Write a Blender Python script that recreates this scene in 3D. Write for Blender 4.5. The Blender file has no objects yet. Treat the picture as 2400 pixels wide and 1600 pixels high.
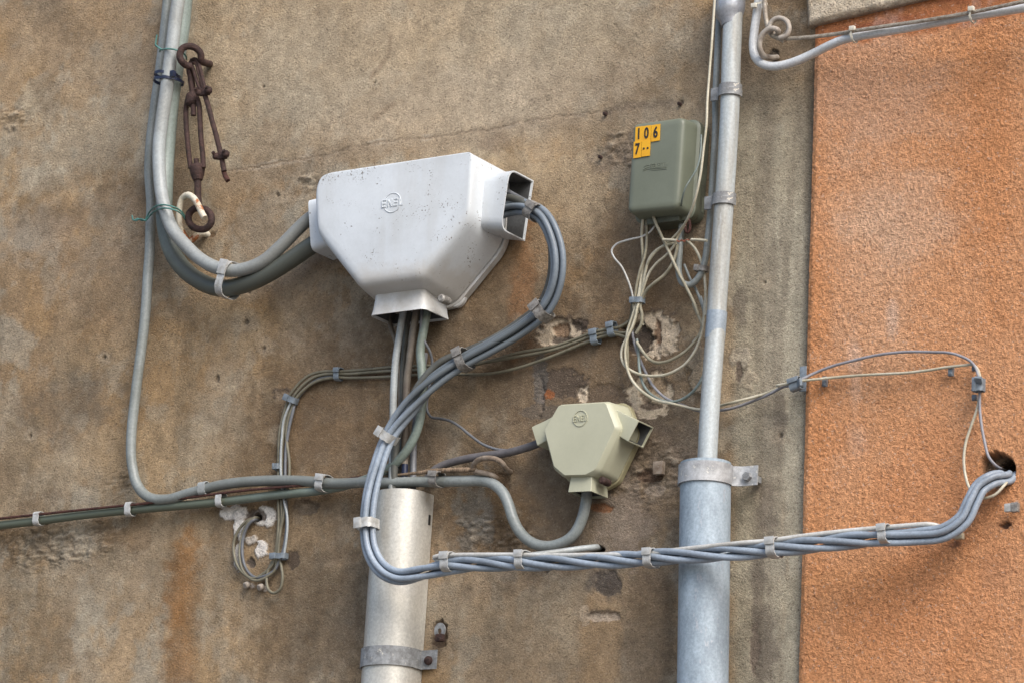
import bpy, bmesh, math, random
import numpy as np
from mathutils import Vector, Matrix
random.seed(7)
sc = bpy.context.scene
COL = sc.collection

# ------------------------------------------------------------------ camera
YAW, PITCH, ROLL = math.radians(32.5), math.radians(15.0), math.radians(2.6)
DIST, FPX = 7.6, 9150.0
cp, sp, cy, sy = math.cos(PITCH), math.sin(PITCH), math.cos(YAW), math.sin(YAW)
fw = Vector((-sy*cp, cy*cp, sp))
r0 = Vector((cy, sy, 0)); u0 = r0.cross(fw)
rt = r0*math.cos(ROLL) + u0*math.sin(ROLL)
up = u0*math.cos(ROLL) - r0*math.sin(ROLL)
TARGET = Vector((0, 0, 3.7))
CAM = TARGET - fw*DIST
cd = bpy.data.cameras.new('camera'); cam = bpy.data.objects.new('camera', cd); COL.objects.link(cam)
m = Matrix(((rt.x, up.x, -fw.x, CAM.x), (rt.y, up.y, -fw.y, CAM.y), (rt.z, up.z, -fw.z, CAM.z), (0, 0, 0, 1)))
cam.matrix_world = m
cd.sensor_width = 36; cd.lens = 36*FPX/2400; cd.clip_start = .1; cd.clip_end = 500
sc.camera = cam

# ------------------------------------------------------------------ light
SUN_DIR = Vector((.62, -.43, .68)).normalized()
w = bpy.data.worlds.new("World"); sc.world = w; w.use_nodes = True
nt = w.node_tree; nt.nodes.clear()
sky = nt.nodes.new('ShaderNodeTexSky'); sky.sky_type = 'NISHITA'; sky.sun_disc = False
sky.sun_elevation = math.asin(SUN_DIR.z); sky.sun_rotation = math.atan2(SUN_DIR.x, SUN_DIR.y)
sky.dust_density = 3.0; sky.ozone_density = 1.0
bg = nt.nodes.new('ShaderNodeBackground'); bg.inputs[1].default_value = .15
wo = nt.nodes.new('ShaderNodeOutputWorld')
nt.links.new(sky.outputs[0], bg.inputs[0]); nt.links.new(bg.outputs[0], wo.inputs[0])
sl = bpy.data.lights.new('sun', 'SUN'); sl.energy = 2.05; sl.angle = math.radians(34); sl.color = (1, .965, .92)
so = bpy.data.objects.new('sun', sl); COL.objects.link(so); so.location = (3, -3, 8)
so.rotation_euler = SUN_DIR.to_track_quat('Z', 'Y').to_euler()
sc.view_settings.view_transform = 'Standard'; sc.view_settings.look = 'None'
sc.view_settings.exposure = 0.47; sc.view_settings.gamma = 1

# ------------------------------------------------------------------ placing: a traced pixel turned into a point at a real distance d off the wall plane (y = 0)
REG = dict(A=(250,0,400/1045), B=(700,320,600/2045), C=(1400,240,350/1098), D=(1200,900,360/1882), E=(1600,0,800/2352),
           F=(800,700,500/1568), G=(500,840,600/1622), H=(1560,1040,240/1254), I=(1400,680,320/1568), J=(1800,780,600/1680),
           K=(820,1440,280/2352), L=(0,1080,900/2352), M=(980,1040,520/2352), N=(1200,680,700/1960), Q=(1000,1200,900/2352),
           O=(0,0,2400/2352), S=(0,0,1))
def px(reg, x, y):
    a, b, s = REG[reg]; return a+x*s, b+y*s
def P(reg, x, y, d=0.0):
    X, Y = px(reg, x, y)
    v = fw + rt*((X-1200)/FPX) - up*((Y-800)/FPX)
    t = (-d - CAM.y)/v.y
    return CAM + v*t
def XZ(reg, x, y, d=0.0):
    p = P(reg, x, y, d); return (p.x, p.z)
def wid(reg, x, y, w, d=0.0):
    return (P(reg, x, y, d)-CAM).dot(fw)/FPX*w       # w in photo pixels -> metres
def world_px(x, y, z):
    vx, vy, vz = x-CAM.x, y-CAM.y, z-CAM.z
    f = vx*fw.x+vy*fw.y+vz*fw.z
    return 1200+FPX*(vx*rt.x+vy*rt.y+vz*rt.z)/f, 800-FPX*(vx*up.x+vy*up.y+vz*up.z)/f

# ------------------------------------------------------------------ numpy noise
def _h(ix, iy, seed):
    n = (ix.astype(np.int64)*374761393 + iy.astype(np.int64)*668265263 + seed*1274126177) & 0xffffffff
    n = ((n ^ (n >> 13))*1274126177) & 0xffffffff
    n = ((n ^ (n >> 16))*2246822519) & 0xffffffff
    return ((n ^ (n >> 15)) & 0xffffff)/float(0xffffff)
def vn(x, y, seed=0):
    ix = np.floor(x); iy = np.floor(y); fx = x-ix; fy = y-iy
    fx = fx*fx*fx*(fx*(fx*6-15)+10); fy = fy*fy*fy*(fy*(fy*6-15)+10)
    a = _h(ix, iy, seed); b = _h(ix+1, iy, seed); c = _h(ix, iy+1, seed); d = _h(ix+1, iy+1, seed)
    return (a*(1-fx)+b*fx)*(1-fy)+(c*(1-fx)+d*fx)*fy
def fbm(x, y, seed=0, o=4, g=.5):
    s = 0; a = 1; t = 0
    for i in range(o):
        s = s+a*vn(x*2**i+i*17.3, y*2**i-i*9.1, seed+i*31); t += a; a *= g
    return s/t                                     # 0..1
def ss(a, b, x):
    t = np.clip((x-a)/(b-a), 0, 1); return t*t*(3-2*t)

# ------------------------------------------------------------------ materials
def nodes(name):
    mt = bpy.data.materials.new(name); mt.use_nodes = True
    n = mt.node_tree; return mt, n, n.nodes['Principled BSDF']
def mat(name, c, c2=None, rough=.5, metal=0., scale=30., lo=.42, hi=.62, bump=.0, bscale=120., spots=None, spot_t=.68, spot_scale=60., stretch=(1,1,1), spec=.5, grain=(.80,1.14)):
    mt, n, b = nodes(name); L = n.links.new
    tc = n.nodes.new('ShaderNodeTexCoord'); mp = n.nodes.new('ShaderNodeMapping'); mp.inputs['Scale'].default_value = stretch
    L(tc.outputs['Object'], mp.inputs[0])
    c2 = c2 or tuple(v*.72 for v in c)
    no = n.nodes.new('ShaderNodeTexNoise'); no.inputs['Scale'].default_value = scale; no.inputs['Detail'].default_value = 6; no.inputs['Roughness'].default_value = .62
    L(mp.outputs[0], no.inputs['Vector'])
    rp = n.nodes.new('ShaderNodeValToRGB'); rp.color_ramp.elements[0].position = lo; rp.color_ramp.elements[1].position = hi
    rp.color_ramp.elements[0].color = (*c, 1); rp.color_ramp.elements[1].color = (*c2, 1)
    L(no.outputs[0], rp.inputs[0]); out = rp.outputs[0]
    if spots:
        n2 = n.nodes.new('ShaderNodeTexNoise'); n2.inputs['Scale'].default_value = spot_scale; n2.inputs['Detail'].default_value = 5; n2.inputs['Roughness'].default_value = .7
        L(mp.outputs[0], n2.inputs['Vector'])
        r2 = n.nodes.new('ShaderNodeValToRGB'); r2.color_ramp.elements[0].position = spot_t; r2.color_ramp.elements[1].position = spot_t+.05
        L(n2.outputs[0], r2.inputs[0])
        mx = n.nodes.new('ShaderNodeMix'); mx.data_type = 'RGBA'; L(r2.outputs[0], mx.inputs[0]); L(out, mx.inputs[6]); mx.inputs[7].default_value = (*spots, 1); out = mx.outputs[2]
    nf = n.nodes.new('ShaderNodeTexNoise'); nf.inputs['Scale'].default_value = 190; nf.inputs['Detail'].default_value = 4; nf.inputs['Roughness'].default_value = .75; L(tc.outputs['Object'], nf.inputs['Vector'])
    mf = n.nodes.new('ShaderNodeMapRange'); mf.inputs[1].default_value = .32; mf.inputs[2].default_value = .68; mf.inputs[3].default_value = grain[0]; mf.inputs[4].default_value = grain[1]; L(nf.outputs[0], mf.inputs[0])
    vm = n.nodes.new('ShaderNodeVectorMath'); vm.operation = 'SCALE'; L(out, vm.inputs[0]); L(mf.outputs[0], vm.inputs['Scale']); out = vm.outputs[0]
    L(out, b.inputs['Base Color'])
    b.inputs['Roughness'].default_value = rough; b.inputs['Metallic'].default_value = metal; b.inputs['Specular IOR Level'].default_value = spec
    rr = n.nodes.new('ShaderNodeMapRange'); rr.inputs[3].default_value = max(.05, rough-.12); rr.inputs[4].default_value = min(1, rough+.15); L(no.outputs[0], rr.inputs[0]); L(rr.outputs[0], b.inputs['Roughness'])
    if bump:
        n3 = n.nodes.new('ShaderNodeTexNoise'); n3.inputs['Scale'].default_value = bscale; n3.inputs['Detail'].default_value = 5
        L(mp.outputs[0], n3.inputs['Vector'])
        bp = n.nodes.new('ShaderNodeBump'); bp.inputs['Strength'].default_value = bump; bp.inputs['Distance'].default_value = .002
        L(n3.outputs[0], bp.inputs['Height']); L(bp.outputs[0], b.inputs['Normal'])
    return mt
M = {}
M['pvc_pale'] = mat('pale_pvc', (.36,.395,.405), (.28,.295,.29), .42, scale=9, spots=(.40,.36,.25), spot_t=.70, spot_scale=22)
M['pvc_green'] = mat('greenish_pvc', (.22,.27,.255), (.155,.185,.17), .45, scale=8, spots=(.36,.32,.18), spot_t=.67, spot_scale=20)
M['pvc_grey'] = mat('grey_pvc', (.275,.305,.305), (.20,.22,.21), .42, scale=8, spots=(.42,.42,.38), spot_t=.65, spot_scale=30)
M['pvc_dark'] = mat('dark_grey_pvc', (.11,.115,.105), (.07,.07,.062), .5, scale=12, spots=(.26,.24,.2), spot_t=.65, spot_scale=30)
M['pvc_olive'] = mat('olive_grey_pvc', (.23,.285,.26), (.165,.20,.175), .45, scale=10, spots=(.20,.13,.06), spot_t=.62, spot_scale=14)
M['cable_blue'] = mat('blue_grey_cable', (.27,.34,.43), (.19,.235,.29), .4, scale=9, spots=(.22,.22,.22), spot_t=.73, spot_scale=50)
M['cable_slate'] = mat('slate_grey_cable', (.16,.17,.19), (.11,.115,.125), .45, scale=10, spots=(.3,.27,.22), spot_t=.7, spot_scale=40)
M['cable_brown'] = mat('brown_grey_cable', (.18,.155,.125), (.10,.08,.062), .55, scale=14, spots=(.30,.27,.2), spot_t=.66, spot_scale=30)
M['cable_beige'] = mat('beige_cable', (.34,.315,.235), (.22,.20,.14), .5, scale=16, spots=(.2,.16,.1), spot_t=.7, spot_scale=50)
M['cable_khaki'] = mat('khaki_cable', (.19,.175,.125), (.12,.11,.075), .55, scale=16, spots=(.33,.31,.24), spot_t=.7, spot_scale=50)
M['cable_white'] = mat('white_cable', (.52,.53,.52), (.42,.41,.38), .4, scale=14)
M['cable_gloss'] = mat('glossy_white_cable', (.62,.65,.68), (.54,.56,.57), .3, scale=10)
M['cable_greyblue'] = mat('pale_mauve_wire', (.29,.29,.32), (.22,.22,.24), .5, scale=14)
M['cable_cream'] = mat('cream_cable', (.52,.49,.39), (.41,.38,.28), .45, scale=14)
M['cable_mauve'] = mat('mauve_grey_cable', (.15,.14,.145), (.10,.095,.10), .5, scale=14)
M['white_paint'] = mat('aged_white_plastic', (.655,.70,.74), (.55,.585,.61), .42, grain=(.96,1.02), scale=7, lo=.38, hi=.7, spots=None, bump=.12, bscale=60)
def grime(mt, specks=True):
    n = mt.node_tree; b = n.nodes['Principled BSDF']; L = n.links.new; col = b.inputs['Base Color'].links[0].from_socket
    tc = n.nodes.new('ShaderNodeTexCoord')
    def noise(sc_, stretch=(1,1,1), det=5, ro=.6):
        mp = n.nodes.new('ShaderNodeMapping'); mp.inputs['Scale'].default_value = stretch; L(tc.outputs['Object'], mp.inputs[0])
        no = n.nodes.new('ShaderNodeTexNoise'); no.inputs['Scale'].default_value = sc_; no.inputs['Detail'].default_value = det; no.inputs['Roughness'].default_value = ro
        L(mp.outputs[0], no.inputs['Vector']); return no.outputs[0]
    def rng(x, a, b_):
        r = n.nodes.new('ShaderNodeMapRange'); r.interpolation_type = 'SMOOTHSTEP'; r.inputs[1].default_value = a; r.inputs[2].default_value = b_; L(x, r.inputs[0]); return r.outputs[0]
    def mul(x, y):
        m_ = n.nodes.new('ShaderNodeMath'); m_.operation = 'MULTIPLY'
        for i, q in enumerate((x, y)):
            if isinstance(q, (int, float)): m_.inputs[i].default_value = q
            else: L(q, m_.inputs[i])
        return m_.outputs[0]
    def mix(f, c, cc):
        x = n.nodes.new('ShaderNodeMix'); x.data_type = 'RGBA'; L(f, x.inputs[0]); L(c, x.inputs[6]); x.inputs[7].default_value = (*cc, 1); return x.outputs[2]
    col = mix(mul(rng(noise(14, (1,1,.18)), .48, .72), .28), col, (.46,.455,.43))      # washed-down streaks
    if specks:
        f = mul(mul(rng(noise(260, det=3), .60, .65), rng(noise(20), .53, .60)), .9); col = mix(f, col, (.10,.075,.055))
        f = mul(mul(rng(noise(130, det=3), .67, .71), rng(noise(9), .46, .58)), .9); col = mix(f, col, (.12,.09,.07))
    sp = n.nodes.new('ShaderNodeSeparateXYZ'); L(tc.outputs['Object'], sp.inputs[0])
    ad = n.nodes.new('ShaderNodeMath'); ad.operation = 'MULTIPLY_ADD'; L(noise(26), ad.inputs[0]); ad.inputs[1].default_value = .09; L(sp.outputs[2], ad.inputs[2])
    col = mix(mul(rng(ad.outputs[0], -.015, -.075), .5), col, (.42,.37,.30))         # grime on the lower rim
    if specks:
        band = mul(rng(sp.outputs[2], TOPZ-.030, TOPZ-.018), rng(noise(11), .40, .56)); f = mul(mul(rng(noise(150, det=4, ro=.7), .575, .62), band), .85); col = mix(f, col, (.11,.085,.065))
    L(col, b.inputs['Base Color'])
TOPZ = .128
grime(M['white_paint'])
M['white_plain'] = mat('dusty_white_plastic', (.64,.66,.67), (.47,.455,.42), .5, grain=(.92,1.05), scale=11, lo=.42, hi=.66, spots=(.3,.25,.18), spot_t=.72, spot_scale=40)
M['inner_grey'] = mat('inner_grey_plastic', (.10,.105,.11), (.05,.05,.05), .6, scale=14)  # much darker than the boxes: the inlets' inner shade is in this colour
M['cream_plastic'] = mat('cream_plastic', (.47,.47,.35), (.42,.42,.31), .42, grain=(.96,1.02), scale=6, spots=(.60,.59,.48), spot_t=.76, spot_scale=40)
M['cream_back'] = mat('yellowed_plastic', (.44,.41,.26), (.33,.29,.16), .45, grain=(.93,1.05), scale=12, spots=(.2,.12,.06), spot_t=.63, spot_scale=45)
M['green_plastic'] = mat('grey_green_plastic', (.165,.182,.138), (.142,.157,.117), .42, grain=(.95,1.04), scale=6, spots=(.30,.32,.26), spot_t=.76, spot_scale=50)
M['green_base'] = mat('grey_green_base', (.12,.135,.10), (.07,.075,.055), .5, scale=14)
M['galv'] = mat('galvanised_steel', (.37,.45,.52), (.25,.31,.365), .52, .12, scale=38, lo=.36, hi=.64, spots=(.36,.40,.45), spot_t=.60, spot_scale=75, bump=.08, bscale=40, stretch=(1,1,.35))
M['galv_bare'] = mat('bright_steel_sheet', (.58,.57,.525), (.49,.475,.43), .42, .35, scale=16, spots=(.42,.38,.3), spot_t=.69, spot_scale=35, bump=.05, bscale=30, stretch=(1,1,.4))
M['clamp'] = mat('pale_clamp_steel', (.46,.475,.49), (.30,.31,.32), .55, .15, scale=45, lo=.4, hi=.6, spots=(.60,.59,.55), spot_t=.60, spot_scale=90, bump=.2, bscale=160)
M['galv_dull'] = mat('dull_galvanised_strap', (.32,.335,.345), (.20,.205,.21), .6, .2, scale=60, lo=.4, hi=.6, spots=(.58,.56,.50), spot_t=.62, spot_scale=90, bump=.25, bscale=160)
M['pipe'] = mat('painted_pipe', (.44,.49,.51), (.32,.315,.285), .42, .05, scale=22, lo=.42, hi=.62, spots=(.42,.43,.42), spot_t=.60, spot_scale=30, stretch=(1,1,.12))
M['pipe_blue'] = mat('bluish_pipe_sleeve', (.32,.38,.44), (.27,.32,.37), .35, .1, scale=9)
M['boot'] = mat('lead_grey_boot', (.36,.38,.42), (.27,.28,.31), .33, .4, scale=30, spots=(.6,.62,.65), spot_t=.66, spot_scale=60, bump=.6, bscale=55)
M['clip_metal'] = mat('pitted_clip_metal', (.30,.29,.27), (.16,.15,.14), .6, .15, scale=120, lo=.42, hi=.6, bump=.4, bscale=300)
M['clip_bright'] = mat('pale_clip_metal', (.56,.57,.565), (.38,.375,.35), .5, .2, scale=90, bump=.3, bscale=260)
M['clip_blue'] = mat('blue_grey_clip', (.20,.24,.28), (.13,.155,.18), .5, 0, scale=70, bump=.2, bscale=240)
M['rust'] = mat('brown_rust', (.062,.032,.027), (.032,.019,.017), .8, .15, scale=90, spots=(.12,.05,.03), spot_t=.62, spot_scale=120, bump=.9, bscale=260)
M['rust_red'] = mat('red_rust', (.085,.032,.024), (.04,.018,.015), .85, .1, scale=150, bump=.8, bscale=300)
M['rusty_white'] = mat('white_paint_with_rust', (.62,.58,.48), (.53,.46,.34), .5, 0, scale=40, spots=(.34,.12,.04), spot_t=.57, spot_scale=28, bump=.2)
M['hook_brown'] = mat('painted_brown_hook', (.30,.25,.20), (.16,.115,.08), .6, 0, scale=60, spots=(.42,.38,.32), spot_t=.62, spot_scale=60, bump=.4)
M['hook_grey'] = mat('grey_painted_hook', (.42,.38,.33), (.30,.26,.22), .5, 0, scale=50, spots=(.15,.13,.12), spot_t=.64, spot_scale=60, bump=.3)
M['rope'] = mat('steel_rope', (.40,.36,.30), (.24,.20,.155), .55, .1, scale=120, bump=.3)
M['whip'] = mat('whipped_cord', (.25,.18,.12), (.12,.085,.055), .85, 0, scale=100, bump=.6)
M['navy'] = mat('navy_cable_tie', (.018,.025,.06), (.012,.016,.035), .35)
M['twine'] = mat('green_wire', (.10,.26,.23), (.06,.16,.14), .5, scale=80)
M['tie_white'] = mat('natural_cable_tie', (.68,.66,.58), (.55,.52,.43), .45)
M['yellow'] = mat('yellow_sticker', (.76,.40,.012), (.70,.35,.012), .45, grain=(.96,1.03), scale=20)
M['black'] = mat('black_ink', (.012,.012,.012), (.02,.02,.02), .5)
M['copper'] = mat('bare_copper', (.45,.17,.10), (.30,.11,.07), .45, .6, scale=120)
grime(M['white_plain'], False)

def add_tone(key, c):
    '''weathered lengths: a per-vertex amount blends the plastic towards its grime colour'''
    n_ = M[key].node_tree; b_ = n_.nodes['Principled BSDF']; src = b_.inputs['Base Color'].links[0].from_socket
    at_ = n_.nodes.new('ShaderNodeAttribute'); at_.attribute_name = 'Dirt'; mx_ = n_.nodes.new('ShaderNodeMix'); mx_.data_type = 'RGBA'
    n_.links.new(at_.outputs['Fac'], mx_.inputs[0]); n_.links.new(src, mx_.inputs[6]); mx_.inputs[7].default_value = (*c, 1); n_.links.new(mx_.outputs[2], b_.inputs['Base Color'])
def put_tone(o, n, seg, prof):
    f = np.interp(np.linspace(0, 1, n), [p[0] for p in prof], [p[1] for p in prof]); dv = np.repeat(f, seg)
    at = o.data.color_attributes.new('Dirt', 'FLOAT_COLOR', 'POINT'); at.data.foreach_set('color', np.stack([dv, dv, dv, dv*0+1], 1).ravel().astype(np.float32))
add_tone('pvc_green', (.085,.092,.078)); add_tone('pvc_pale', (.20,.205,.19)); add_tone('pvc_grey', (.135,.145,.132)); add_tone('pvc_olive', (.115,.135,.10)); add_tone('cable_khaki', (.08,.07,.05))
def wall_material(name, scales, spk, bumpd, rough=.92):
    mt, n, b = nodes(name); L = n.links.new
    at = n.nodes.new('ShaderNodeAttribute'); at.attribute_name = 'Col'
    tc = n.nodes.new('ShaderNodeTexCoord')
    col = at.outputs['Color']
    for (s, lo, hi, r) in scales:
        no = n.nodes.new('ShaderNodeTexNoise'); no.inputs['Scale'].default_value = s; no.inputs['Detail'].default_value = 4; no.inputs['Roughness'].default_value = .7
        L(tc.outputs['Object'], no.inputs['Vector'])
        mr = n.nodes.new('ShaderNodeMapRange'); mr.inputs[1].default_value = .5-r; mr.inputs[2].default_value = .5+r; mr.inputs[3].default_value = lo; mr.inputs[4].default_value = hi
        L(no.outputs[0], mr.inputs[0])
        vm = n.nodes.new('ShaderNodeVectorMath'); vm.operation = 'SCALE'; L(col, vm.inputs[0]); L(mr.outputs[0], vm.inputs['Scale']); col = vm.outputs[0]
    # pale and dark sand grains
    for (s, t, c, k) in spk:
        vo = n.nodes.new('ShaderNodeTexVoronoi'); vo.inputs['Scale'].default_value = s; L(tc.outputs['Object'], vo.inputs['Vector'])
        sx = n.nodes.new('ShaderNodeSeparateColor'); L(vo.outputs['Color'], sx.inputs[0])
        g = n.nodes.new('ShaderNodeMath'); g.operation = 'GREATER_THAN'; g.inputs[1].default_value = t; L(sx.outputs[0], g.inputs[0])
        g3 = n.nodes.new('ShaderNodeMath'); g3.operation = 'MULTIPLY'; L(g.outputs[0], g3.inputs[0]); g3.inputs[1].default_value = k
        mx = n.nodes.new('ShaderNodeMix'); mx.data_type = 'RGBA'; L(g3.outputs[0], mx.inputs[0]); L(col, mx.inputs[6]); mx.inputs[7].default_value = (*c, 1); col = mx.outputs[2]
    L(col, b.inputs['Base Color']); b.inputs['Roughness'].default_value = rough; b.inputs['Specular IOR Level'].default_value = .25
    nrm = None
    for (s, st, dist, det) in bumpd:
        no = n.nodes.new('ShaderNodeTexNoise'); no.inputs['Scale'].default_value = s; no.inputs['Detail'].default_value = det; no.inputs['Roughness'].default_value = .6
        L(tc.outputs['Object'], no.inputs['Vector'])
        bp = n.nodes.new('ShaderNodeBump'); bp.inputs['Strength'].default_value = st; bp.inputs['Distance'].default_value = dist
        L(no.outputs[0], bp.inputs['Height'])
        if nrm: L(nrm, bp.inputs['Normal'])
        nrm = bp.outputs[0]
    L(nrm, b.inputs['Normal'])
    return mt

# ------------------------------------------------------------------ object helpers
def tag(o, label, cat, group=None, kind=None):
    o['label'] = label; o['category'] = cat
    if group: o['group'] = group
    if kind: o['kind'] = kind
    return o
def empty(name, loc, label, cat, group=None):
    o = bpy.data.objects.new(name, None); COL.objects.link(o); o.location = loc; o.empty_display_size = .02
    return tag(o, label, cat, group)
class MB:
    def __init__(s): s.v = []; s.f = []
    def add(s, v, f):
        k = len(s.v); s.v += [Vector(p) for p in v]; s.f += [tuple(i+k for i in q) for q in f]; return s
    def build(s, name, m, parent=None, smooth=True, angle=40):
        c = sum(s.v, Vector())/len(s.v) if s.v else Vector()
        if parent is None: org = c
        else:
            org = c
        me = bpy.data.meshes.new(name); me.from_pydata([tuple(p-org) for p in s.v], [], s.f); me.validate(); me.update()
        bm = bmesh.new(); bm.from_mesh(me); bmesh.ops.recalc_face_normals(bm, faces=bm.faces)
        if smooth:
            a = math.radians(angle)
            for f in bm.faces: f.smooth = True
            for e in bm.edges:
                if len(e.link_faces) == 2 and e.calc_face_angle(0) > a: e.smooth = False
        bm.to_mesh(me); bm.free()
        me.materials.append(m)
        o = bpy.data.objects.new(name, me); COL.objects.link(o)
        if parent is not None:
            o.parent = parent; o.location = org - Vector(parent_world(parent))
        else: o.location = org
        return o
def parent_world(p):
    l = Vector(p.location)
    while p.parent: p = p.parent; l = l+Vector(p.location)
    return l
def catmull(pts, step=.004):
    p = [Vector(a) for a in pts]
    if len(p) == 2: p = [p[0], p[0].lerp(p[1], .33), p[0].lerp(p[1], .66), p[1]]
    p = [p[0]*2-p[1]] + p + [p[-1]*2-p[-2]]
    out = []
    for i in range(1, len(p)-2):
        a, b, c, d = p[i-1:i+3]
        t0 = 0; t1 = max((b-a).length, 1e-6)**.5; t2 = t1+max((c-b).length, 1e-6)**.5; t3 = t2+max((d-c).length, 1e-6)**.5
        n = max(2, int((c-b).length/step))
        for k in range(n):
            t = t1+(t2-t1)*k/n
            A1 = a*((t1-t)/(t1-t0))+b*((t-t0)/(t1-t0)); A2 = b*((t2-t)/(t2-t1))+c*((t-t1)/(t2-t1)); A3 = c*((t3-t)/(t3-t2))+d*((t-t2)/(t3-t2))
            B1 = A1*((t2-t)/(t2-t0))+A2*((t-t0)/(t2-t0)); B2 = A2*((t3-t)/(t3-t1))+A3*((t-t1)/(t3-t1))
            out.append(B1*((t2-t)/(t2-t1))+B2*((t-t1)/(t2-t1)))
    out.append(p[-2]); return out
def frames(c):
    T = []
    for i in range(len(c)):
        t = c[min(i+1, len(c)-1)]-c[max(i-1, 0)]; T.append(t.normalized() if t.length > 1e-9 else Vector((0,0,1)))
    n = T[0].orthogonal().normalized(); N = [n]
    for i in range(1, len(c)):
        n = N[-1]-T[i]*N[-1].dot(T[i]); n = n.normalized() if n.length > 1e-6 else T[i].orthogonal().normalized(); N.append(n)
    return T, N
def tube(c, r, seg=14, cap=True, mb=None, closed=False):
    """c: dense points; r: radius or list"""
    mb = mb or MB(); T, N = frames(c); v = []; f = []
    for i, p in enumerate(c):
        rr = r[i] if isinstance(r, (list, tuple)) else r
        B = T[i].cross(N[i])
        for k in range(seg):
            a = 2*math.pi*k/seg; v.append(p+(N[i]*math.cos(a)+B*math.sin(a))*rr)
    n = len(c)
    for i in range(n-1):
        for k in range(seg):
            f.append((i*seg+k, i*seg+(k+1) % seg, (i+1)*seg+(k+1) % seg, (i+1)*seg+k))
    if cap:
        f.append(tuple(range(seg))); f.append(tuple((n-1)*seg+k for k in range(seg)))
    return mb.add(v, f)
def trace(reg, pts, d=.02, step=.004):
    out = []
    for p in pts:
        out.append(P(reg, p[0], p[1], p[2] if len(p) > 2 else d) if not isinstance(p[0], str) else P(p[0], p[1], p[2], p[3] if len(p) > 3 else d))
    return catmull(out, step)
def wob(c, amp=.0012, seed=0, f=14):
    """a hand-laid cable is never a perfect curve"""
    o = []; s = 0
    for i, p in enumerate(c):
        if i: s += (p-c[i-1]).length
        o.append(p+Vector((math.sin(s*f+seed)+.5*math.sin(s*f*2.3+seed*2), .3*math.sin(s*f*1.3+seed), math.sin(s*f*1.1+seed*3)))*amp*.6)
    return o
_cs = [0]
def cable(label, reg, pts, w, m, d=.02, name='cable', cat='cable', group=None, parent=None, amp=.0007, seg=14, width2=None, tone=None):
    c = trace(reg, pts, d); _cs[0] += 1
    c = wob(c, amp, _cs[0]*1.7)
    r = (c[0]-CAM).dot(fw)/FPX*w/2
    if width2: r = [r*(1+(width2/w-1)*i/(len(c)-1)) for i in range(len(c))]
    o = tube(c, r, seg).build(name, M[m], parent)
    if tone: put_tone(o, len(c), seg, tone)
    if parent is None: tag(o, label, cat, group)
    return o
def box_verts(cx, cy_, cz, hx, hy, hz, ax=Vector((1,0,0)), ay=Vector((0,1,0)), az=Vector((0,0,1))):
    c = Vector((cx, cy_, cz)); v = [c+ax*(i*hx)+ay*(j*hy)+az*(k*hz) for i in (-1,1) for j in (-1,1) for k in (-1,1)]
    return v, [(0,1,3,2),(4,6,7,5),(0,4,5,1),(2,3,7,6),(0,2,6,4),(1,5,7,3)]
def bevel_box(c, hx, hy, hz, b, ax=Vector((1,0,0)), ay=Vector((0,1,0)), az=Vector((0,0,1)), mb=None):
    """box with chamfered edges"""
    mb = mb or MB(); bm = bmesh.new()
    v, f = box_verts(c[0], c[1], c[2], hx, hy, hz, ax, ay, az)
    vs = [bm.verts.new(p) for p in v]
    for q in f: bm.faces.new([vs[i] for i in q])
    bmesh.ops.bevel(bm, geom=list(bm.edges), offset=b, segments=2, affect='EDGES', profile=.6)
    bm.verts.index_update()
    mb.add([x.co.copy() for x in bm.verts], [tuple(x.index for x in q.verts) for q in bm.faces]); bm.free()
    return mb
def round_poly(pts, rad, seg=6):
    out = []; n = len(pts)
    for i in range(n):
        a, b, c = Vector(pts[i-1]), Vector(pts[i]), Vector(pts[(i+1) % n])
        r = rad[i] if isinstance(rad, (list, tuple)) else rad
        u = (a-b); v = (c-b); lu, lv = u.length, v.length; u.normalize(); v.normalize()
        th = math.acos(max(-1, min(1, u.dot(v))))
        t = min(r/math.tan(th/2), lu*.48, lv*.48)
        p0 = b+u*t; p1 = b+v*t
        for k in range(seg+1):
            s = k/seg; out.append(p0*(1-s)**2+b*2*s*(1-s)+p1*s*s)
    return out
def offset_poly(pts, o, wt=None):
    n = len(pts); wt = wt or [1]*n; area = sum(pts[i][0]*pts[(i+1) % n][1]-pts[(i+1) % n][0]*pts[i][1] for i in range(n)); sg = 1 if area > 0 else -1
    out = []
    for i in range(n):
        a, b, c = Vector(pts[i-1]), Vector(pts[i]), Vector(pts[(i+1) % n])
        e1 = (b-a).normalized(); e2 = (c-b).normalized()
        n1 = Vector((e1.y, -e1.x))*sg; n2 = Vector((e2.y, -e2.x))*sg
        w1, w2 = wt[i-1]*o, wt[i]*o                       # edge before and edge after this corner
        cr = n1.x*n2.y-n1.y*n2.x
        if abs(cr) < .05: out.append(b+n1*(w1+w2)/2)
        else: out.append(b+Vector(((w1*n2.y-w2*n1.y)/cr, (w2*n1.x-w1*n2.x)/cr)))
    return out
def loft(rings, cap0=True, cap1=True, mb=None):
    mb = mb or MB(); n = len(rings[0]); v = [p for r in rings for p in r]; f = []
    for i in range(len(rings)-1):
        for k in range(n): f.append((i*n+k, i*n+(k+1) % n, (i+1)*n+(k+1) % n, (i+1)*n+k))
    if cap0: f.append(tuple(range(n)))
    if cap1: f.append(tuple((len(rings)-1)*n+k for k in range(n)))
    return mb.add(v, f)
def shell(poly, rad, prof, seg=8, mb=None, cap0=True, cap1=False, wt=None):
    """poly in wall X,Z; prof: list of (d off the wall, outward offset)"""
    rings = []
    for d, o in prof:
        q = round_poly(offset_poly(poly, o, wt), [max(.0005, r+o*.9) for r in rad], seg)
        rings.append([Vector((p.x, -d, p.y)) for p in q])
    return loft(rings, cap0, cap1, mb)
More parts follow.
